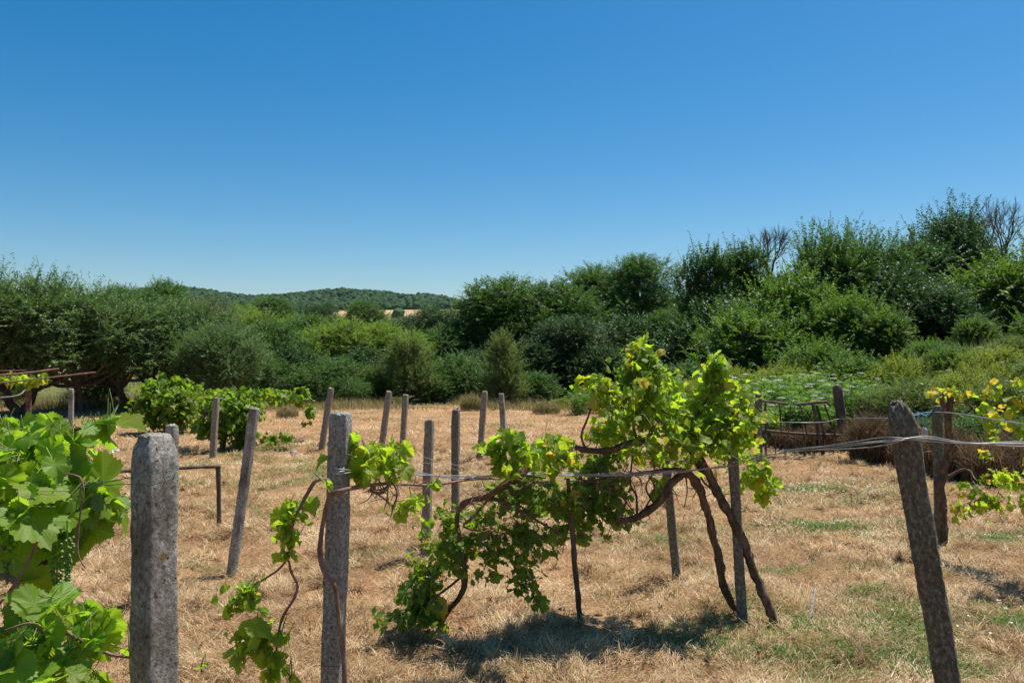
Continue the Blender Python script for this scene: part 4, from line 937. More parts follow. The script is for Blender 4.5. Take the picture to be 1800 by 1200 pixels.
# broken wooden fence
b0 = G(1400, 790); b0 = np.array([(1400-900)/F*14.2, 14.2, 0.]); b0[2] = gz(b0[0], b0[1])
root = empty('broken_fence', tuple(b0), 'broken dark wooden fence frame with slanting slats in front of the weeds', 'fence')
def fr(pts, w, nm):
    mb = MB(); tube(mb, [np.asarray(p)-b0 for p in pts], [w], 4, .15, .15, 8, ell=.6); mb.build(nm, M['bark'], root)
d1 = 12.7
fr([P(1336, 704, d1), P(1384, 710, d1)], .035, 'top_rail'); fr([P(1400, 711, d1), P(1430, 708, d1), P(1455, 706, d1)], .04, 'top_rail')
fr([P(1340, 756, d1), P(1400, 762, d1), P(1478, 765, d1)], .04, 'bottom_rail')
for a, b, c, e, w in [(1429, 710, 1446, 800, .04), (1436, 712, 1450, 770, .035), (1449, 710, 1468, 765, .025), (1407, 712, 1418, 762, .02), (1370, 710, 1374, 760, .02), (1345, 706, 1346, 760, .03), (1390, 712, 1385, 765, .012)]:
    fr([P(a, b, d1-.05), P(c, e, d1-.05)], w, 'slat')
for a in range(1345, 1480, 17): fr([P(a, 765, d1+.1), P(a+2, 812, d1+.1)], .035 if a % 2 else .02, 'kick_board')

# ---------------------------------------------------------------- wires
def wire(paths, r, name, label, material='wire', cat='wire', group=None):
    mb = MB()
    for p in paths: tube(mb, p, [r], 5, .05)
    return tag(mb.build(name, M[material]), label, cat, group)
main = [(1900, 784, 2.9), (1800, 780, 2.85), (1700, 777, 2.8), (1620, 771, 2.68), (1560, 776, 2.72), (1500, 779, 3.1), (1400, 791, 3.9), (1340, 802, 4.5), (1285, 817, 4.93), (1170, 829, 4.8), (1060, 836, 4.7), (960, 833, 4.5), (870, 835, 4.3), (800, 840, 4.1), (720, 832, 3.8), (640, 829, 3.45), (605, 827, 3.22), (580, 829, 3.22)]
paths = []
for k in range(5):
    off = (k-2)*2.2; r_ = np.random.default_rng(k)
    pts = []
    for i, (a, b, c) in enumerate(main):
        o = off*math.sin(i*1.9+k*1.3)+r_.normal(0, .6)
        if 3 < i < 8: o += (k-2)*1.6*(1 if k != 4 else 1.6)
        pts.append(P(a, b+o, c+r_.normal(0, .01)))
    paths.append(pts)
wire(paths, .0019, 'wire_bundle', 'bundle of loose galvanised wires running from the right edge to the tall post')
wire([[P(660, 778, 3.7), P(720, 797, 4.1), P(857, 830, 4.4), P(1000, 862, 4.9)], [P(700, 812, 3.7), P(760, 815, 4.), P(850, 838, 4.3)]], .001, 'thin_wire', 'thin slack wire crossing in front of the two middle posts')
wire([[P(1335, 741, 11.2), P(1440, 742, 11), P(1475, 736, 12.9), P(1560, 734, 10), P(1645, 724, 7.05), P(1800, 745, 5)]], .004, 'fence_wire', 'straight wire strung between the broken fence and the dark posts at right')
wire([[P(60, 868, 1.95), P(110, 860, 1.9), P(180, 848, 1.85), P(234, 838, 1.81), P(262, 834, 1.79), P(300, 826, 1.80), P(312, 818, 1.86)], [P(110, 862, 1.9), P(170, 854, 1.85), P(232, 850, 1.80), P(270, 852, 1.78), P(300, 840, 1.80), P(312, 830, 1.86)]], .0011, 'green_wire', 'green coated wire looped round the nearest concrete post', 'greenwire')
wire([[P(286, 826, 1.775), P(290, 845, 1.77), P(284, 858, 1.77), P(300, 850, 1.79), P(308, 832, 1.8)]], .0009, 'tie_wire', 'thin rusty wire knot on the nearest concrete post', 'rust')
wire([[P(561, 1169, 3.24), P(585, 1171, 3.19), P(606, 1168, 3.24)]], .0013, 'tie_wire', 'thin wire ring low on the tall grey post', 'rust')
wire([[P(580, 822, 3.22), P(597, 824, 3.19), P(616, 826, 3.22)], [P(580, 830, 3.22), P(597, 833, 3.19), P(618, 829, 3.22)]], .0013, 'tie_wire', 'wire wrapped twice round the upper part of the tall grey post')
wire([[P(1108, 920, 4.9), P(1107, 1000, 4.95), P(1108, 1075, 4.95)]], .0009, 'hanging_wire', 'thin rusty wire hanging straight down below the big vine', 'rust')

# plastic bottles on blue twine
bb = P(1614, 700, 9.6)
root = empty('hanging_bottle', tuple(P(1612, 772, 9.6)), 'amber plastic bottle hanging by blue twine behind the leaning concrete post', 'bottle')
o0 = P(1612, 772, 9.6)
mb = MB(); tube(mb, [(0, 0, 0), (0, 0, .005), (0, 0, .13), (0, 0, .155), (0, 0, .175)], [.04, .046, .046, .035, .02], 14, .012); mb.build('bottle_body', M['amber'], root)
mb = MB(); tube(mb, [(0, 0, .172), (0, 0, .20)], [.022], 12, .01); mb.build('cap', M['clearplastic'], root)
root2 = empty('hanging_bottle', tuple(P(1625, 772, 9.7)), 'clear plastic bottle hanging just right of the amber one', 'bottle')
mb = MB(); tube(mb, [(0, 0, .0), (0, 0, .01), (0, 0, .11), (0, 0, .13), (0, 0, .15)], [.028, .033, .033, .026, .014], 12, .012); mb.build('bottle_body', M['clearplastic'], root2)
wire([[P(1600, 731, 9.3), P(1616, 728, 9.6), P(1632, 724, 9.5), P(1622, 731, 9.6), P(1640, 720, 9.3), P(1652, 712, 8.)], [P(1616, 728, 9.6), P(1612, 745, 9.6)], [P(1630, 727, 9.6), P(1625, 750, 9.7)],
      [P(1612, 724, 9.5), P(1630, 731, 9.5), P(1636, 723, 9.5)]], .007, 'blue_twine', 'knotted light blue twine above the plastic bottles', 'blue', 'twine')

# stick and scraps on the ground
g = G(1430, 1070); mb = MB()
tube(mb, [G(1424, 1090)+[0, 0, .02], G(1429, 1060)+[0, 0, .03], G(1434, 1038)+[0, 0, .035]], [.012, .014, .010], 7, .03, .3, 2)
tag(mb.build('dead_branch', M['deadwood']), 'short pale dead branch lying on the grass right of the big vine', 'branch')
g = G(202, 794); mb = MB(); r = np.random.default_rng(3)
vv = IV*np.array([.09, .06, .035])*(1+r.normal(0, .22, (len(IV), 1)))+g+np.array([0, 0, .04]); mb.add(vv, IF)
tag(mb.build('litter', simple('pale_plastic_film', (.62, .68, .82), .35), smooth_shade=False), 'crumpled pale blue plastic scrap on the dry grass left of the nearest post', 'litter')
g = G(516, 803); mb = MB(); vv = IV*np.array([.06, .05, .06])*(1+r.normal(0, .08, (len(IV), 1)))+g+np.array([0, 0, .04]); mb.add(vv, IF)
tag(mb.build('stone', M['concrete']), 'small grey stump of stone on the dry grass left of the tall post', 'stone')

# ---------------------------------------------------------------- grapevines
DENS = 1.12; SHF = .66; SR = 1.0
def blob_leaves(mb, stems, r, blobs, templates, size, yellow=.04, curl=1.0, face=(0, 0), droop=.8, petiole=.07, core=.0):
    """blobs: (px, py, depth, rx_px, ry_px, rdepth_m, count)"""
    for (px, py, d, rx, ry, rd, n) in blobs:
        n = max(1, int(n*DENS))
        c = P(px, py, d); R = np.array([rx/F*d, rd, ry/F*d])
        u = rand_dirs(r, n); rad = r.random(n)**.45
        pos = c+u*R*rad[:, None]
        out = norm(u*R)
        ns = int(n*SHF)
        if ns > 6:
            q = max(2, ns//7); su = rand_dirs(r, q); su[:, 2] = su[:, 2]*.8+.25; sid = r.integers(0, q, ns); st_ = r.uniform(.2, 1.0, ns)
            sl = r.uniform(.9, 1.75, q)
            bend = np.array([0, 0, -1.])*(st_**2.5*.35*R[2])[:, None]
            pos[:ns] = c+su[sid]*R*(sl[sid]*st_)[:, None]+bend+r.normal(0, .032, (ns, 3))
            out[:ns] = norm(su[sid]*R+r.normal(0, .25, (ns, 3))*R)
            if stems is not None:
                for j in range(q):
                    pp = [c+su[j]*R*sl[j]*t+np.array([0, 0, -1.])*t**2.5*.35*R[2] for t in (0, .35, .7, 1.0)]
                    tube(stems, pp, [.0032*SR, .0026*SR, .002*SR, .0012*SR], 4, .06)
        nr = norm(out*.45+np.array([face[0], face[1], .7])+r.normal(0, .7, (n, 3)))
        tip = norm(out*np.array([.5, .5, .2])+np.array([0, 0, -droop*.8])+r.normal(0, .6, (n, 3)))
        tip = norm(tip-nr*(tip*nr).sum(1, keepdims=True)*.9)
        sz = size*r.lognormal(0, .32, n)
        grape_leaves(mb, pos, tip, nr, sz, templates, r, curl, yellow)
        if stems is not None:
            back = pos-norm(tip*.7+out*.5+r.normal(0, .25, (n, 3)))*petiole*r.uniform(.6, 1.2, n)[:, None]
            sticks(stems, back, pos, .0016, .0011)
            k = max(2, n//9)
            for _ in range(k):
                a = c+rand_dirs(r, 1)[0]*R*.2; b = c+rand_dirs(r, 1)[0]*R*.95; m_ = (a+b)/2+np.array([0, 0, .04])+r.normal(0, .02, 3)
                tube(stems, [a, m_, b], [.0028*SR, .0022*SR, .0013*SR], 4, .05)

def SH(stm, root, org):
    o = stm.build('green_shoots', M['stem'], root); o.location = tuple(-org); o['kind'] = 'stuff'

def grapes(parent, org, px, py, d, r, n=60, label=None, rad=.0042):
    c = P(px, py, d)-org; mb = MB(); iv, if_ = ico(2)
    for k in range(n):
        t = k/n; rr = .018*(1-t)**.7; a = r.uniform(0, 6.28)
        p = c+np.array([math.cos(a)*rr*r.uniform(.5, 1), math.sin(a)*rr*r.uniform(.5, 1), -t*.12])
        mb.add(iv*rad*r.uniform(.75, 1.15)+p, if_)
    tube(mb, [c+np.array([0, 0, .04]), c+np.array([0, 0, -.05]), c+np.array([0, 0, -.11])], [.002], 4, .04)
    mb.build('grape_cluster', M['grape'], parent)

def mk(parts, root, org):
    pass
def woody(root, org, paths, nm, material, sides=10, rough=.35, step=.03):
    for i, (pts, r) in enumerate(paths):
        mb = MB()
        p = [np.asarray(q) if isinstance(q, np.ndarray) else P(*q) for q in pts]
        tube(mb, [q-org for q in p], r, sides, step, rough, 50+i)
        mb.build(nm, material, root)

def side_twigs(mb, org, pts, r, n, ln=.12, rad=.0035):
    p = np.array([P(*q) for q in pts]); p, _ = resample(p, .03)
    for _ in range(n):
        a = p[r.integers(0, len(p))]; d = norm(r.normal(size=3)*np.array([1, .7, 1])); b = a+d*ln*r.uniform(.3, 1); m_ = (a+b)/2+r.normal(0, ln*.12, 3)
        tube(mb, [a-org, m_-org, b-org], [rad, rad*.8, rad*.4], 4, .03, .2, 1)
        if r.random() < .5:
            e = m_+norm(d+r.normal(0, .7, 3))*ln*.4; tube(mb, [m_-org, e-org], [rad*.6, rad*.3], 4, .03)

# the big vine, right half
r = np.random.default_rng(101)
org = G(1360, 1095)
root = empty('grapevine', tuple(org), 'big grapevine with twin slanting trunks and bright leaves piled high in the centre right', 'grapevine')
T1 = [(1296, 1075, 5.15), (1272, 1030, 5.1), (1258, 960, 5.05), (1240, 890, 5.0), (1222, 845, 4.95), (1200, 832, 4.9), (1180, 850, 4.88), (1155, 885, 4.85), (1120, 910, 4.85), (1085, 915, 4.8)]
T2 = [(1366, 1102, 4.92), (1350, 1060, 4.95), (1318, 985, 5.0), (1290, 920, 4.98), (1262, 868, 4.95), (1240, 825, 4.95), (1215, 790, 5.0), (1190, 770, 5.05)]
A1 = [(1200, 775, 5.05), (1160, 778, 5.0), (1120, 777, 4.95), (1075, 790, 4.9), (1035, 792, 4.85), (1012, 786, 4.8)]
A2 = [(1215, 830, 4.93), (1185, 825, 4.9), (1140, 830, 4.85), (1080, 838, 4.8), (1010, 850, 4.75)]
A3 = [(1150, 770, 5.0), (1190, 772, 5.0), (1230, 760, 5.0), (1270, 740, 5.0), (1300, 735, 4.95)]
woody(root, org, [(T1, [.026, .024, .022, .022, .022, .02, .018, .016]), (T2, [.032, .026, .024, .024, .022, .02])], 'trunk', M['vinebark'], 12, .6, .02)
woody(root, org, [(A1, [.02, .019, .02, .018, .014]), (A2, [.014, .012, .010, .008]), (A3, [.018, .014, .008]),
                  ([(1028, 785, 4.82), (1022, 765, 4.82), (1033, 735, 4.82), (1040, 715, 4.8)], [.008, .007, .005]),
                  ([(1120, 775, 5), (1110, 730, 5), (1115, 680, 5), (1120, 630, 5)], [.011, .008, .005]),
                  ([(1200, 770, 5), (1230, 720, 5), (1255, 680, 4.95), (1258, 645, 4.95)], [.011, .008, .004]),
                  ([(1120, 905, 4.85), (1118, 870, 4.85), (1108, 850, 4.85), (1112, 800, 4.9)], [.008, .007, .006]),
                  ([(1130, 900, 4.8), (1150, 860, 4.8), (1140, 835, 4.8)], [.006, .004]),
                  ([(1085, 912, 4.8), (1100, 880, 4.78), (1092, 845, 4.78), (1105, 815, 4.8)], [.006, .004, .003]),
                  ([(1150, 885, 4.85), (1135, 855, 4.8), (1150, 825, 4.8), (1140, 790, 4.9)], [.007, .005, .003]),
                  ([(1120, 908, 4.84), (1090, 870, 4.7), (1060, 850, 4.7), (1030, 858, 4.7)], [.005, .003, .002]),
                  ([(1180, 835, 4.8), (1165, 862, 4.75), (1170, 895, 4.75)], [.004, .002]),
                  ([(1205, 835, 4.85), (1208, 862, 4.8), (1203, 890, 4.8)], [.004, .002]),
                  ([(1010, 840, 4.75), (1050, 848, 4.75), (1090, 855, 4.75), (1110, 890, 4.75)], [.004, .003]),
                  ([(1262, 868, 4.9), (1240, 850, 4.9), (1232, 838, 4.9)], [.008, .006])], 'arm', M['vinebark'], 9, .4, .025)
tw = MB()
side_twigs(tw, org, T1[3:], r, 26, .13); side_twigs(tw, org, A1, r, 24, .14); side_twigs(tw, org, A2, r, 34, .2, .003); side_twigs(tw, org, T2[3:], r, 12, .1)
tag(tw.build('twigs', M['cane'], root), kind='stuff')
fo = MB(); stm = MB()
big = [(1300, 770, 4.95, 26, 30, .14, 50), (1245, 765, 4.9, 30, 20, .16, 40), (1330, 820, 5.1, 20, 22, .12, 26), (1110, 660, 5.0, 24, 22, .14, 40), (1133, 622, 5.0, 15, 18, .08, 30), (1110, 628, 5.0, 12, 14, .08, 16), (1150, 640, 5.0, 12, 16, .08, 18), (1258, 646, 4.95, 11, 18, .07, 22), (1128, 640, 5.0, 24, 30, .14, 66), (1145, 672, 5.0, 38, 36, .22, 95), (1100, 690, 4.95, 45, 35, .22, 110), (1052, 680, 4.85, 22, 22, .12, 42), (1068, 708, 4.85, 30, 30, .16, 60),
       (1165, 718, 5.0, 36, 26, .22, 80), (1120, 735, 4.9, 60, 30, .25, 130), (1256, 662, 5.0, 17, 34, .12, 60), (1268, 690, 4.95, 24, 34, .14, 60), (1238, 715, 5.0, 30, 30, .2, 75), (1215, 752, 4.95, 50, 26, .22, 110), (1275, 740, 4.9, 32, 30, .2, 70),
       (1312, 735, 4.9, 24, 42, .15, 75), (1160, 775, 4.85, 60, 22, .2, 90), (1240, 785, 4.85, 40, 26, .2, 70), (1290, 800, 5.2, 40, 40, .15, 55), (1318, 840, 5.2, 22, 22, .15, 34), (1352, 852, 5.2, 26, 16, .12, 36), (1300, 860, 5.3, 15, 15, .1, 10),
       (1090, 768, 5.3, 40, 16, .2, 60), (1060, 762, 5.1, 36, 12, .14, 45), (1005, 800, 5.0, 24, 22, .12, 30), (1145, 690, 5.15, 40, 34, .2, 80), (1205, 720, 5.15, 34, 26, .2, 60), (1130, 800, 5.35, 55, 20, .2, 75), (1060, 815, 5.2, 40, 18, .15, 45), (1200, 810, 5.2, 40, 14, .15, 30)]
blob_leaves(fo, stm, r, big, T_MD, .050, .06, 1.0)
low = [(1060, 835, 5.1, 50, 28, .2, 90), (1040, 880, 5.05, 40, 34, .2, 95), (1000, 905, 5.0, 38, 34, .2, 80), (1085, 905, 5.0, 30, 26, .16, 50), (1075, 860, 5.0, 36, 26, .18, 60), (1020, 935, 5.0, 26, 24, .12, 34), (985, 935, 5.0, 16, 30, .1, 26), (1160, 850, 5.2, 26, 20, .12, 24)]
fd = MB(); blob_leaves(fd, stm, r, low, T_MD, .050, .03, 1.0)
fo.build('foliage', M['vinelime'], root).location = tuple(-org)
fd.build('foliage', M['vinedark'], root).location = tuple(-org)  # lower leaves: their shade is painted in by the darker leaf colour
SH(stm, root, org)

# the big vine, left half
r = np.random.default_rng(102); org = G(772, 1100)
root = empty('grapevine', tuple(org), 'sprawling grapevine with bowed thin trunk, its leaves trailing to the ground left of the stake', 'grapevine')
T3 = [(770, 1102, 4.9), (790, 1070, 4.85), (812, 1040, 4.8), (816, 1000, 4.75), (808, 950, 4.7), (804, 905, 4.65), (820, 882, 4.6), (850, 874, 4.6), (890, 850, 4.6), (925, 825, 4.65), (960, 805, 4.7), (1000, 788, 4.75)]
woody(root, org, [(T3, [.013, .014, .014, .012, .012, .014, .018, .022, .024, .02])], 'trunk', M['vinebark'], 10, .6, .02)
A4 = [(850, 876, 4.6), (880, 880, 4.6), (905, 895, 4.6), (945, 915, 4.65), (985, 940, 4.7)]
A5 = [(870, 862, 4.6), (835, 905, 4.6), (815, 925, 4.6), (860, 935, 4.6), (870, 930, 4.6)]
A6 = [(900, 845, 4.6), (900, 870, 4.55), (930, 850, 4.6), (970, 845, 4.6)]
woody(root, org, [(A4, [.012, .010, .008, .005]), (A5, [.008, .006, .005, .003]), (A6, [.010, .008, .006]), ([(815, 1010, 4.8), (790, 1030, 4.75), (765, 1050, 4.7), (755, 1065, 4.7)], [.008, .006, .004]),
                  ([(905, 960, 4.5), (925, 1000, 4.5), (937, 1025, 4.5)], [.003, .002]), ([(855, 874, 4.5), (900, 838, 4.4), (960, 840, 4.4)], [.006, .005, .004])], 'arm', M['vinebark'], 8, .4, .025)
tw = MB(); side_twigs(tw, org, T3[5:], r, 40, .14, .003); side_twigs(tw, org, A4, r, 20, .12); side_twigs(tw, org, A5, r, 16, .12); tag(tw.build('twigs', M['cane'], root), kind='stuff')
fo = MB(); stm = MB()
fb = MB(); front = [(872, 800, 4.3, 18, 26, .08, 22), (912, 805, 4.3, 22, 36, .1, 34), (905, 775, 4.3, 16, 14, .08, 12), (975, 780, 4.5, 22, 20, .1, 22), (985, 815, 4.4, 22, 26, .1, 26), (948, 800, 4.6, 16, 26, .1, 14), (885, 830, 4.3, 18, 16, .08, 12)]
blob_leaves(fb, stm, r, front, T_HI, .064, .12, 1.0, droop=1.4)
rest = [(930, 850, 4.8, 50, 24, .2, 90), (900, 880, 4.8, 50, 30, .2, 80), (960, 880, 4.8, 40, 30, .2, 80), (850, 910, 4.8, 34, 30, .16, 55), (800, 915, 4.75, 24, 16, .12, 26), (775, 905, 4.7, 14, 10, .08, 12), (880, 940, 4.8, 40, 30, .16, 70), (930, 950, 4.8, 34, 34, .16, 70),
        (915, 990, 4.75, 24, 28, .12, 44), (858, 985, 4.7, 16, 30, .1, 30), (925, 1030, 4.7, 18, 20, .1, 24), (945, 1055, 4.7, 14, 10, .1, 8), (825, 955, 4.8, 26, 26, .14, 36), (780, 965, 4.85, 28, 30, .16, 50), (745, 945, 4.8, 10, 22, .08, 12),
        (760, 1010, 4.85, 34, 30, .18, 75), (735, 1045, 4.8, 34, 34, .2, 95), (725, 1085, 4.75, 32, 28, .18, 75), (695, 1090, 4.7, 26, 12, .12, 26), (760, 1070, 4.8, 24, 30, .14, 40), (800, 990, 4.8, 22, 26, .12, 26)]
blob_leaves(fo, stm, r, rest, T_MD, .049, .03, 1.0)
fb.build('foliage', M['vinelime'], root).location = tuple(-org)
fo.build('foliage', M['vinedark'], root).location = tuple(-org)  # trailing leaves toned dark, shade carried by the leaf colour
SH(stm, root, org)

# thin vine on the tall post
r = np.random.default_rng(103); org = np.array(P(605, 1345, 3.2)); org[2] = gz(org[0], org[1])
root = empty('grapevine', tuple(org), 'thin grapevine climbing the tall grey post with few drooping leaf clusters', 'grapevine')
K1 = [(606, 1345, 3.2), (606, 1200, 3.18), (601, 1130, 3.18), (594, 1075, 3.17), (588, 1030, 3.17), (568, 1000, 3.17), (563, 955, 3.18), (572, 900, 3.18), (582, 870, 3.17), (602, 862, 3.17), (640, 854, 3.3), (690, 850, 3.5), (760, 852, 3.9), (830, 842, 4.2), (880, 842, 4.4)]
K2 = [(580, 875, 3.17), (580, 850, 3.17), (570, 842, 3.17), (555, 845, 3.17), (540, 868, 3.2), (530, 888, 3.2), (515, 920, 3.2), (508, 980, 3.2)]
K3 = [(505, 982, 3.2), (490, 1000, 3.2), (468, 1015, 3.2), (448, 1028, 3.2)]
K4 = [(508, 985, 3.2), (512, 1005, 3.2), (523, 1030, 3.2), (515, 1055, 3.2), (500, 1078, 3.2), (492, 1100, 3.2), (485, 1150, 3.2), (480, 1200, 3.2)]
K5 = [(660, 852, 3.4), (650, 862, 3.4), (672, 866, 3.4), (690, 848, 3.5), (698, 870, 3.5), (690, 890, 3.5)]
woody(root, org, [(K1, [.010, .010, .009, .009, .009, .010, .009, .008, .006, .004])], 'trunk', M['cane'], 9, .3, .02)
woody(root, org, [(K2, [.008, .009, .008, .006, .005]), (K3, [.005, .004, .003]), (K4, [.005, .006, .005, .004]), (K5, [.007, .008, .006, .003])], 'cane', M['cane'], 8, .3, .02)
tw = MB(); side_twigs(tw, org, K5, r, 26, .11, .003); side_twigs(tw, org, K1[9:13], r, 12, .08, .0025); side_twigs(tw, org, K4, r, 8, .05, .002); tag(tw.build('twigs', M['cane'], root), kind='stuff')
fo = MB(); stm = MB()
small = [(628, 800, 3.3, 22, 22, .07, 20), (655, 812, 3.3, 26, 28, .08, 28), (698, 790, 3.45, 22, 18, .07, 16), (700, 818, 3.45, 20, 22, .07, 16), (640, 838, 3.3, 16, 12, .06, 8), (712, 897, 3.5, 24, 18, .06, 16), (725, 880, 3.5, 14, 12, .05, 6),
         (573, 850, 3.15, 6, 8, .03, 2), (762, 850, 3.8, 8, 8, .03, 3), (515, 900, 3.2, 18, 12, .06, 14), (496, 925, 3.2, 14, 18, .06, 10), (512, 950, 3.2, 14, 14, .05, 8), (502, 975, 3.2, 14, 8, .05, 6),
         (430, 1040, 3.2, 22, 16, .07, 16), (412, 1060, 3.2, 12, 22, .05, 9), (442, 1050, 3.2, 10, 14, .05, 5), (455, 1105, 3.15, 26, 16, .08, 18), (440, 1140, 3.15, 22, 24, .08, 18), (470, 1140, 3.15, 24, 26, .08, 20), (490, 1120, 3.15, 12, 20, .06, 8), (480, 1180, 3.15, 16, 12, .06, 8), (512, 1190, 3.15, 8, 8, .04, 3), (353, 1173, 3.15, 5, 5, .03, 1)]
blob_leaves(fo, stm, r, small, T_HI, .052, .05, 1.0, droop=1.3, petiole=.05)
fo.build('foliage', M['vinelime'], root).location = tuple(-org)
SH(stm, root, org)

# foreground vine at left
r = np.random.default_rng(104); org = np.array([-1.25, 1.9, 0.]); org[2] = gz(-1.25, 1.9)
root = empty('grapevine', tuple(org), 'large leafy grapevine filling the lower left corner nearest the camera', 'grapevine')
org3 = org
woody(root, org, [([org, org+[.05, 0, .5], org+[.0, .05, .9], org+[.1, .1, 1.2]], [.03, .026, .022, .016])], 'trunk', M['vinebark'], 10, .4, .03)
C1 = [(-60, 1010, 1.7), (18, 1015, 1.75), (35, 1045, 1.75), (70, 1080, 1.78), (110, 1108, 1.8), (160, 1135, 1.85), (195, 1150, 1.88), (228, 1155, 1.9)]
C2 = [(118, 832, 1.7), (140, 838, 1.7), (147, 860, 1.7), (140, 910, 1.7), (136, 965, 1.7), (142, 985, 1.7), (150, 998, 1.7)]
C3 = [(66, 950, 1.65), (50, 985, 1.65), (30, 1020, 1.65), (0, 1060, 1.65)]
C4 = [(0, 1110, 1.7), (60, 1095, 1.7), (85, 1130, 1.75), (105, 1108, 1.8)]
C5 = [(160, 1138, 1.85), (155, 1165, 1.85), (150, 1185, 1.85)]
C6 = [(-80, 800, 2.0), (20, 790, 2.0), (90, 770, 2.0), (150, 750, 2.0), (185, 745, 1.95)]
woody(root, org, [(C1, [.006, .007, .005, .004, .003]), (C2, [.0018, .0022, .0016, .0022, .0014, .0012]), (C3, [.003, .0025]), (C4, [.0025, .003]), (C5, [.002, .0015]), (C6, [.006, .005, .003])], 'cane', M['cane'], 8, .3, .015)
DENS = .82; SHF = .3; SR = .45
fo = MB(); stm = MB()
fg = [(190, 742, 1.95, 14, 10, .05, 3), (170, 755, 1.95, 24, 14, .08, 7), (120, 765, 2.0, 40, 22, .15, 20), (60, 770, 2.05, 50, 24, .2, 26), (5, 760, 2.1, 40, 26, .2, 20), (30, 815, 1.9, 55, 34, .22, 40), (100, 820, 1.95, 45, 32, .18, 30),
      (20, 880, 1.85, 50, 40, .22, 40), (90, 885, 1.9, 50, 36, .2, 34), (150, 870, 1.95, 34, 28, .14, 18), (190, 890, 2.0, 26, 20, .1, 12), (205, 905, 2.05, 18, 14, .08, 8), (165, 920, 2.0, 26, 24, .1, 12), (110, 940, 1.9, 40, 28, .16, 22), (30, 940, 1.85, 44, 24, .2, 14),
      (-50, 830, 1.8, 40, 70, .2, 24), (10, 1005, 1.9, 30, 10, .15, 5),
      (95, 1050, 1.7, 24, 12, .06, 5), (40, 1085, 1.75, 30, 16, .12, 9), (100, 1080, 1.8, 26, 18, .08, 7), (150, 1090, 1.9, 34, 18, .1, 16), (170, 1110, 1.9, 22, 16, .08, 10), (55, 1140, 1.7, 40, 28, .15, 18), (10, 1150, 1.7, 26, 34, .15, 14), (115, 1150, 1.8, 30, 22, .1, 12),
      (90, 1190, 1.7, 44, 22, .14, 16), (160, 1200, 1.85, 22, 16, .08, 7), (20, 1200, 1.7, 40, 24, .15, 14), (-40, 1100, 1.7, 40, 80, .2, 20), (225, 1145, 1.9, 4, 4, .02, 1), (60, 1240, 1.8, 90, 40, .25, 26)]
blob_leaves(fo, stm, r, fg, T_HI, .064, .0, .62, face=(.1, -.35), droop=1.0, petiole=.06)
fo.build('foliage', M['vine'], root).location = tuple(-org)
SH(stm, root, org)
for px, py, d in [(118, 945, 1.80), (100, 968, 1.83), (12, 930, 1.75)]: grapes(root, org, px, py, d, r)

# vine at right: forked trunk with yellowing leaves
DENS = 1.2; SHF = .6; SR = 1.0
r = np.random.default_rng(105); org = G(1660, 960)
root = empty('grapevine', tuple(org), 'forked vine trunk cut short with sparse yellow leaves behind the leaning post', 'grapevine')
woody(root, org, [([(1659, 962, 6.9), (1655, 900, 6.9), (1653, 850, 6.9), (1662, 810, 6.9)], [.045, .036, .038, .036]), ([(1662, 812, 6.9), (1670, 780, 6.88), (1667, 740, 6.85), (1671, 695, 6.85)], [.03, .032, .026, .024]),
                  ([(1667, 745, 6.85), (1660, 715, 6.85), (1655, 692, 6.85)], [.022, .02, .015])], 'trunk', M['vinebark'], 12, .45, .025)
woody(root, org, [([(1665, 840, 6.85), (1690, 825, 6.8), (1705, 828, 6.7), (1720, 845, 6.5), (1760, 830, 6.2), (1830, 850, 6.0)], [.014, .010, .007, .006, .005]), ([(1675, 705, 6.8), (1710, 715, 6.6), (1735, 760, 6.4), (1745, 810, 6.3)], [.006, .005, .004, .003])], 'arm', M['vinebark'], 7, .4, .03)
fo = MB(); stm = MB()
yl = [(1640, 690, 6.8, 22, 10, .12, 16), (1690, 690, 6.8, 22, 18, .12, 26), (1740, 685, 6.4, 18, 16, .1, 18), (1735, 725, 6.3, 20, 26, .1, 24), (1745, 760, 6.3, 8, 20, .06, 8), (1730, 800, 6.4, 10, 14, .06, 8),
      (1785, 720, 5.8, 22, 24, .12, 24), (1790, 755, 5.8, 18, 14, .1, 10), (1790, 670, 5.8, 16, 10, .1, 8), (1715, 860, 6.3, 26, 18, .12, 26), (1755, 880, 6.1, 34, 22, .14, 34), (1690, 895, 6.4, 16, 14, .1, 14), (1725, 885, 6.2, 26, 14, .12, 18), (1790, 850, 5.9, 26, 22, .14, 34), (1800, 885, 5.9, 22, 16, .12, 18), (1830, 780, 5.8, 24, 120, .2, 60), (1765, 845, 6.1, 24, 14, .1, 12), (1800, 690, 5.8, 10, 10, .1, 5)]
blob_leaves(fo, stm, r, yl, T_MD, .054, .30, 1.0)
fo.build('foliage', M['vinelime'], root).location = tuple(-org); SH(stm, root, org)

# two small vines in the middle distance on the left
r = np.random.default_rng(106); org = G(290, 760)
DENS = 1.0
root = empty('grapevine', tuple(org), 'bushy bright green vine rounded like a shrub in front of the fruit trees', 'grapevine')
woody(root, org, [([(290, 765, 16.4), (292, 730, 16.4), (285, 700, 16.4)], [.05, .04, .03]), ([(290, 745, 16.4), (320, 715, 16.3), (335, 700, 16.2)], [.03, .02])], 'trunk', M['vinebark'], 7, .3, .08)
fo = MB()
blob_leaves(fo, None, r, [(285, 695, 16.4, 40, 30, .5, 600), (260, 715, 16.4, 30, 26, .4, 300), (315, 705, 16.3, 38, 30, .5, 500), (290, 735, 16.4, 45, 24, .5, 450), (325, 735, 16.3, 26, 18, .3, 160), (270, 680, 16.5, 18, 16, .2, 90), (310, 672, 16.5, 14, 12, .2, 60)], T_LO, .10, .0)
fo.build('foliage', M['vinedark'], root).location = tuple(-org)
r = np.random.default_rng(107); org = G(392, 800)
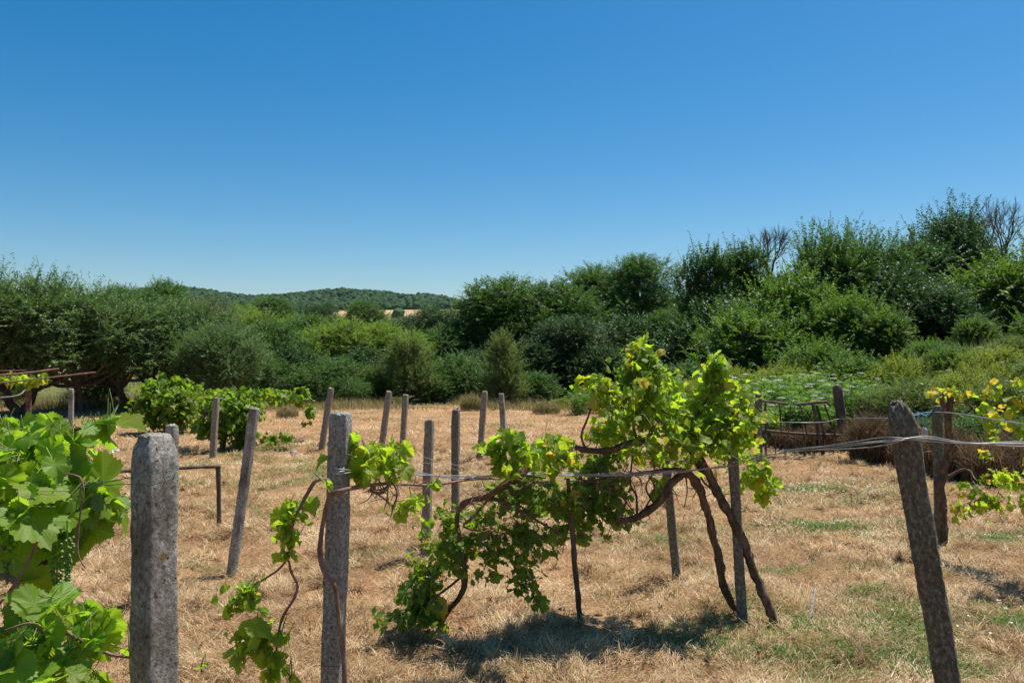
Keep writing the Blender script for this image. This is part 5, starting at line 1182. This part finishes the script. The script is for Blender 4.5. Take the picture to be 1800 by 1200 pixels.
root = empty('grapevine', tuple(org), 'green vine with a long arm reaching right, behind the far brown post on the left', 'grapevine')
woody(root, org, [([(390, 805, 13.2), (393, 770, 13.2), (402, 745, 13.2), (405, 710, 13.3)], [.05, .045, .04, .03]), ([(405, 715, 13.3), (450, 695, 13.8), (500, 692, 14.3), (545, 690, 14.8)], [.03, .02, .012]), ([(400, 740, 13.2), (440, 765, 13.3), (480, 775, 13.4), (520, 770, 13.4)], [.015, .01, .006])], 'trunk', M['vinebark'], 7, .3, .06)
fo = MB()
blob_leaves(fo, None, r, [(395, 710, 13.2, 40, 24, .4, 430), (360, 700, 13.6, 26, 18, .3, 150), (430, 725, 13.2, 34, 30, .35, 330), (440, 695, 13.6, 40, 12, .3, 200), (490, 697, 14.2, 34, 12, .25, 170), (525, 695, 14.6, 22, 12, .2, 110), (545, 715, 14.7, 8, 26, .1, 45), (535, 688, 14.6, 10, 6, .1, 20),
        (400, 755, 13.1, 34, 26, .3, 240), (365, 750, 13.2, 22, 14, .2, 90), (430, 770, 13.2, 22, 22, .2, 120), (480, 772, 13.3, 18, 9, .12, 50), (508, 769, 13.3, 12, 5, .08, 22), (345, 745, 13.2, 8, 8, .1, 16)], T_LO, .09, .01)
fo.build('foliage', M['vinedark'], root).location = tuple(-org)
r = np.random.default_rng(108); org = np.array(P(-10, 760, 14.2)); org[2] = gz(org[0], org[1])
root = empty('grapevine', tuple(org), 'sparse vine leaves hanging from the bars of the rusty pergola', 'grapevine')
woody(root, org, [([(-10, 790, 14.2), (-12, 720, 14.2), (-5, 670, 14.1), (40, 664, 14)], [.04, .03, .02, .01])], 'trunk', M['vinebark'], 7, .3, .08)
fo = MB(); blob_leaves(fo, None, r, [(8, 666, 13.8, 12, 6, .15, 20), (35, 668, 13.8, 12, 8, .15, 24), (60, 670, 13.9, 10, 6, .1, 14), (78, 665, 13.9, 9, 10, .1, 18), (-40, 675, 13.5, 40, 14, .3, 60)], T_LO, .12, .1)
fo.build('foliage', M['vinelime'], root).location = tuple(-org)

# ---------------------------------------------------------------- air
def box(name, x0, x1, y0, y1, z0, z1, m):
    v = [(x, y, z) for x in (x0, x1) for y in (y0, y1) for z in (z0, z1)]
    mb = MB(); mb.add(v, np.array([[0, 1, 3, 2], [4, 6, 7, 5], [0, 4, 5, 1], [2, 3, 7, 6], [0, 2, 6, 4], [1, 5, 7, 3]])); return mb.build(name, m, None, False)
hm = bpy.data.materials.new('haze'); hm.use_nodes = True; ht = hm.node_tree; ht.nodes.clear()
ho = ht.nodes.new('ShaderNodeOutputMaterial'); hv = ht.nodes.new('ShaderNodeVolumePrincipled')
hv.inputs['Color'].default_value = (.80, .88, 1, 1); hv.inputs['Density'].default_value = HAZE; ht.links.new(hv.outputs[0], ho.inputs['Volume'])
tag(box('haze', -2100, 2100, -600, 2200, -12, 110, hm), kind='stuff', label='thin summer haze over the far hills')
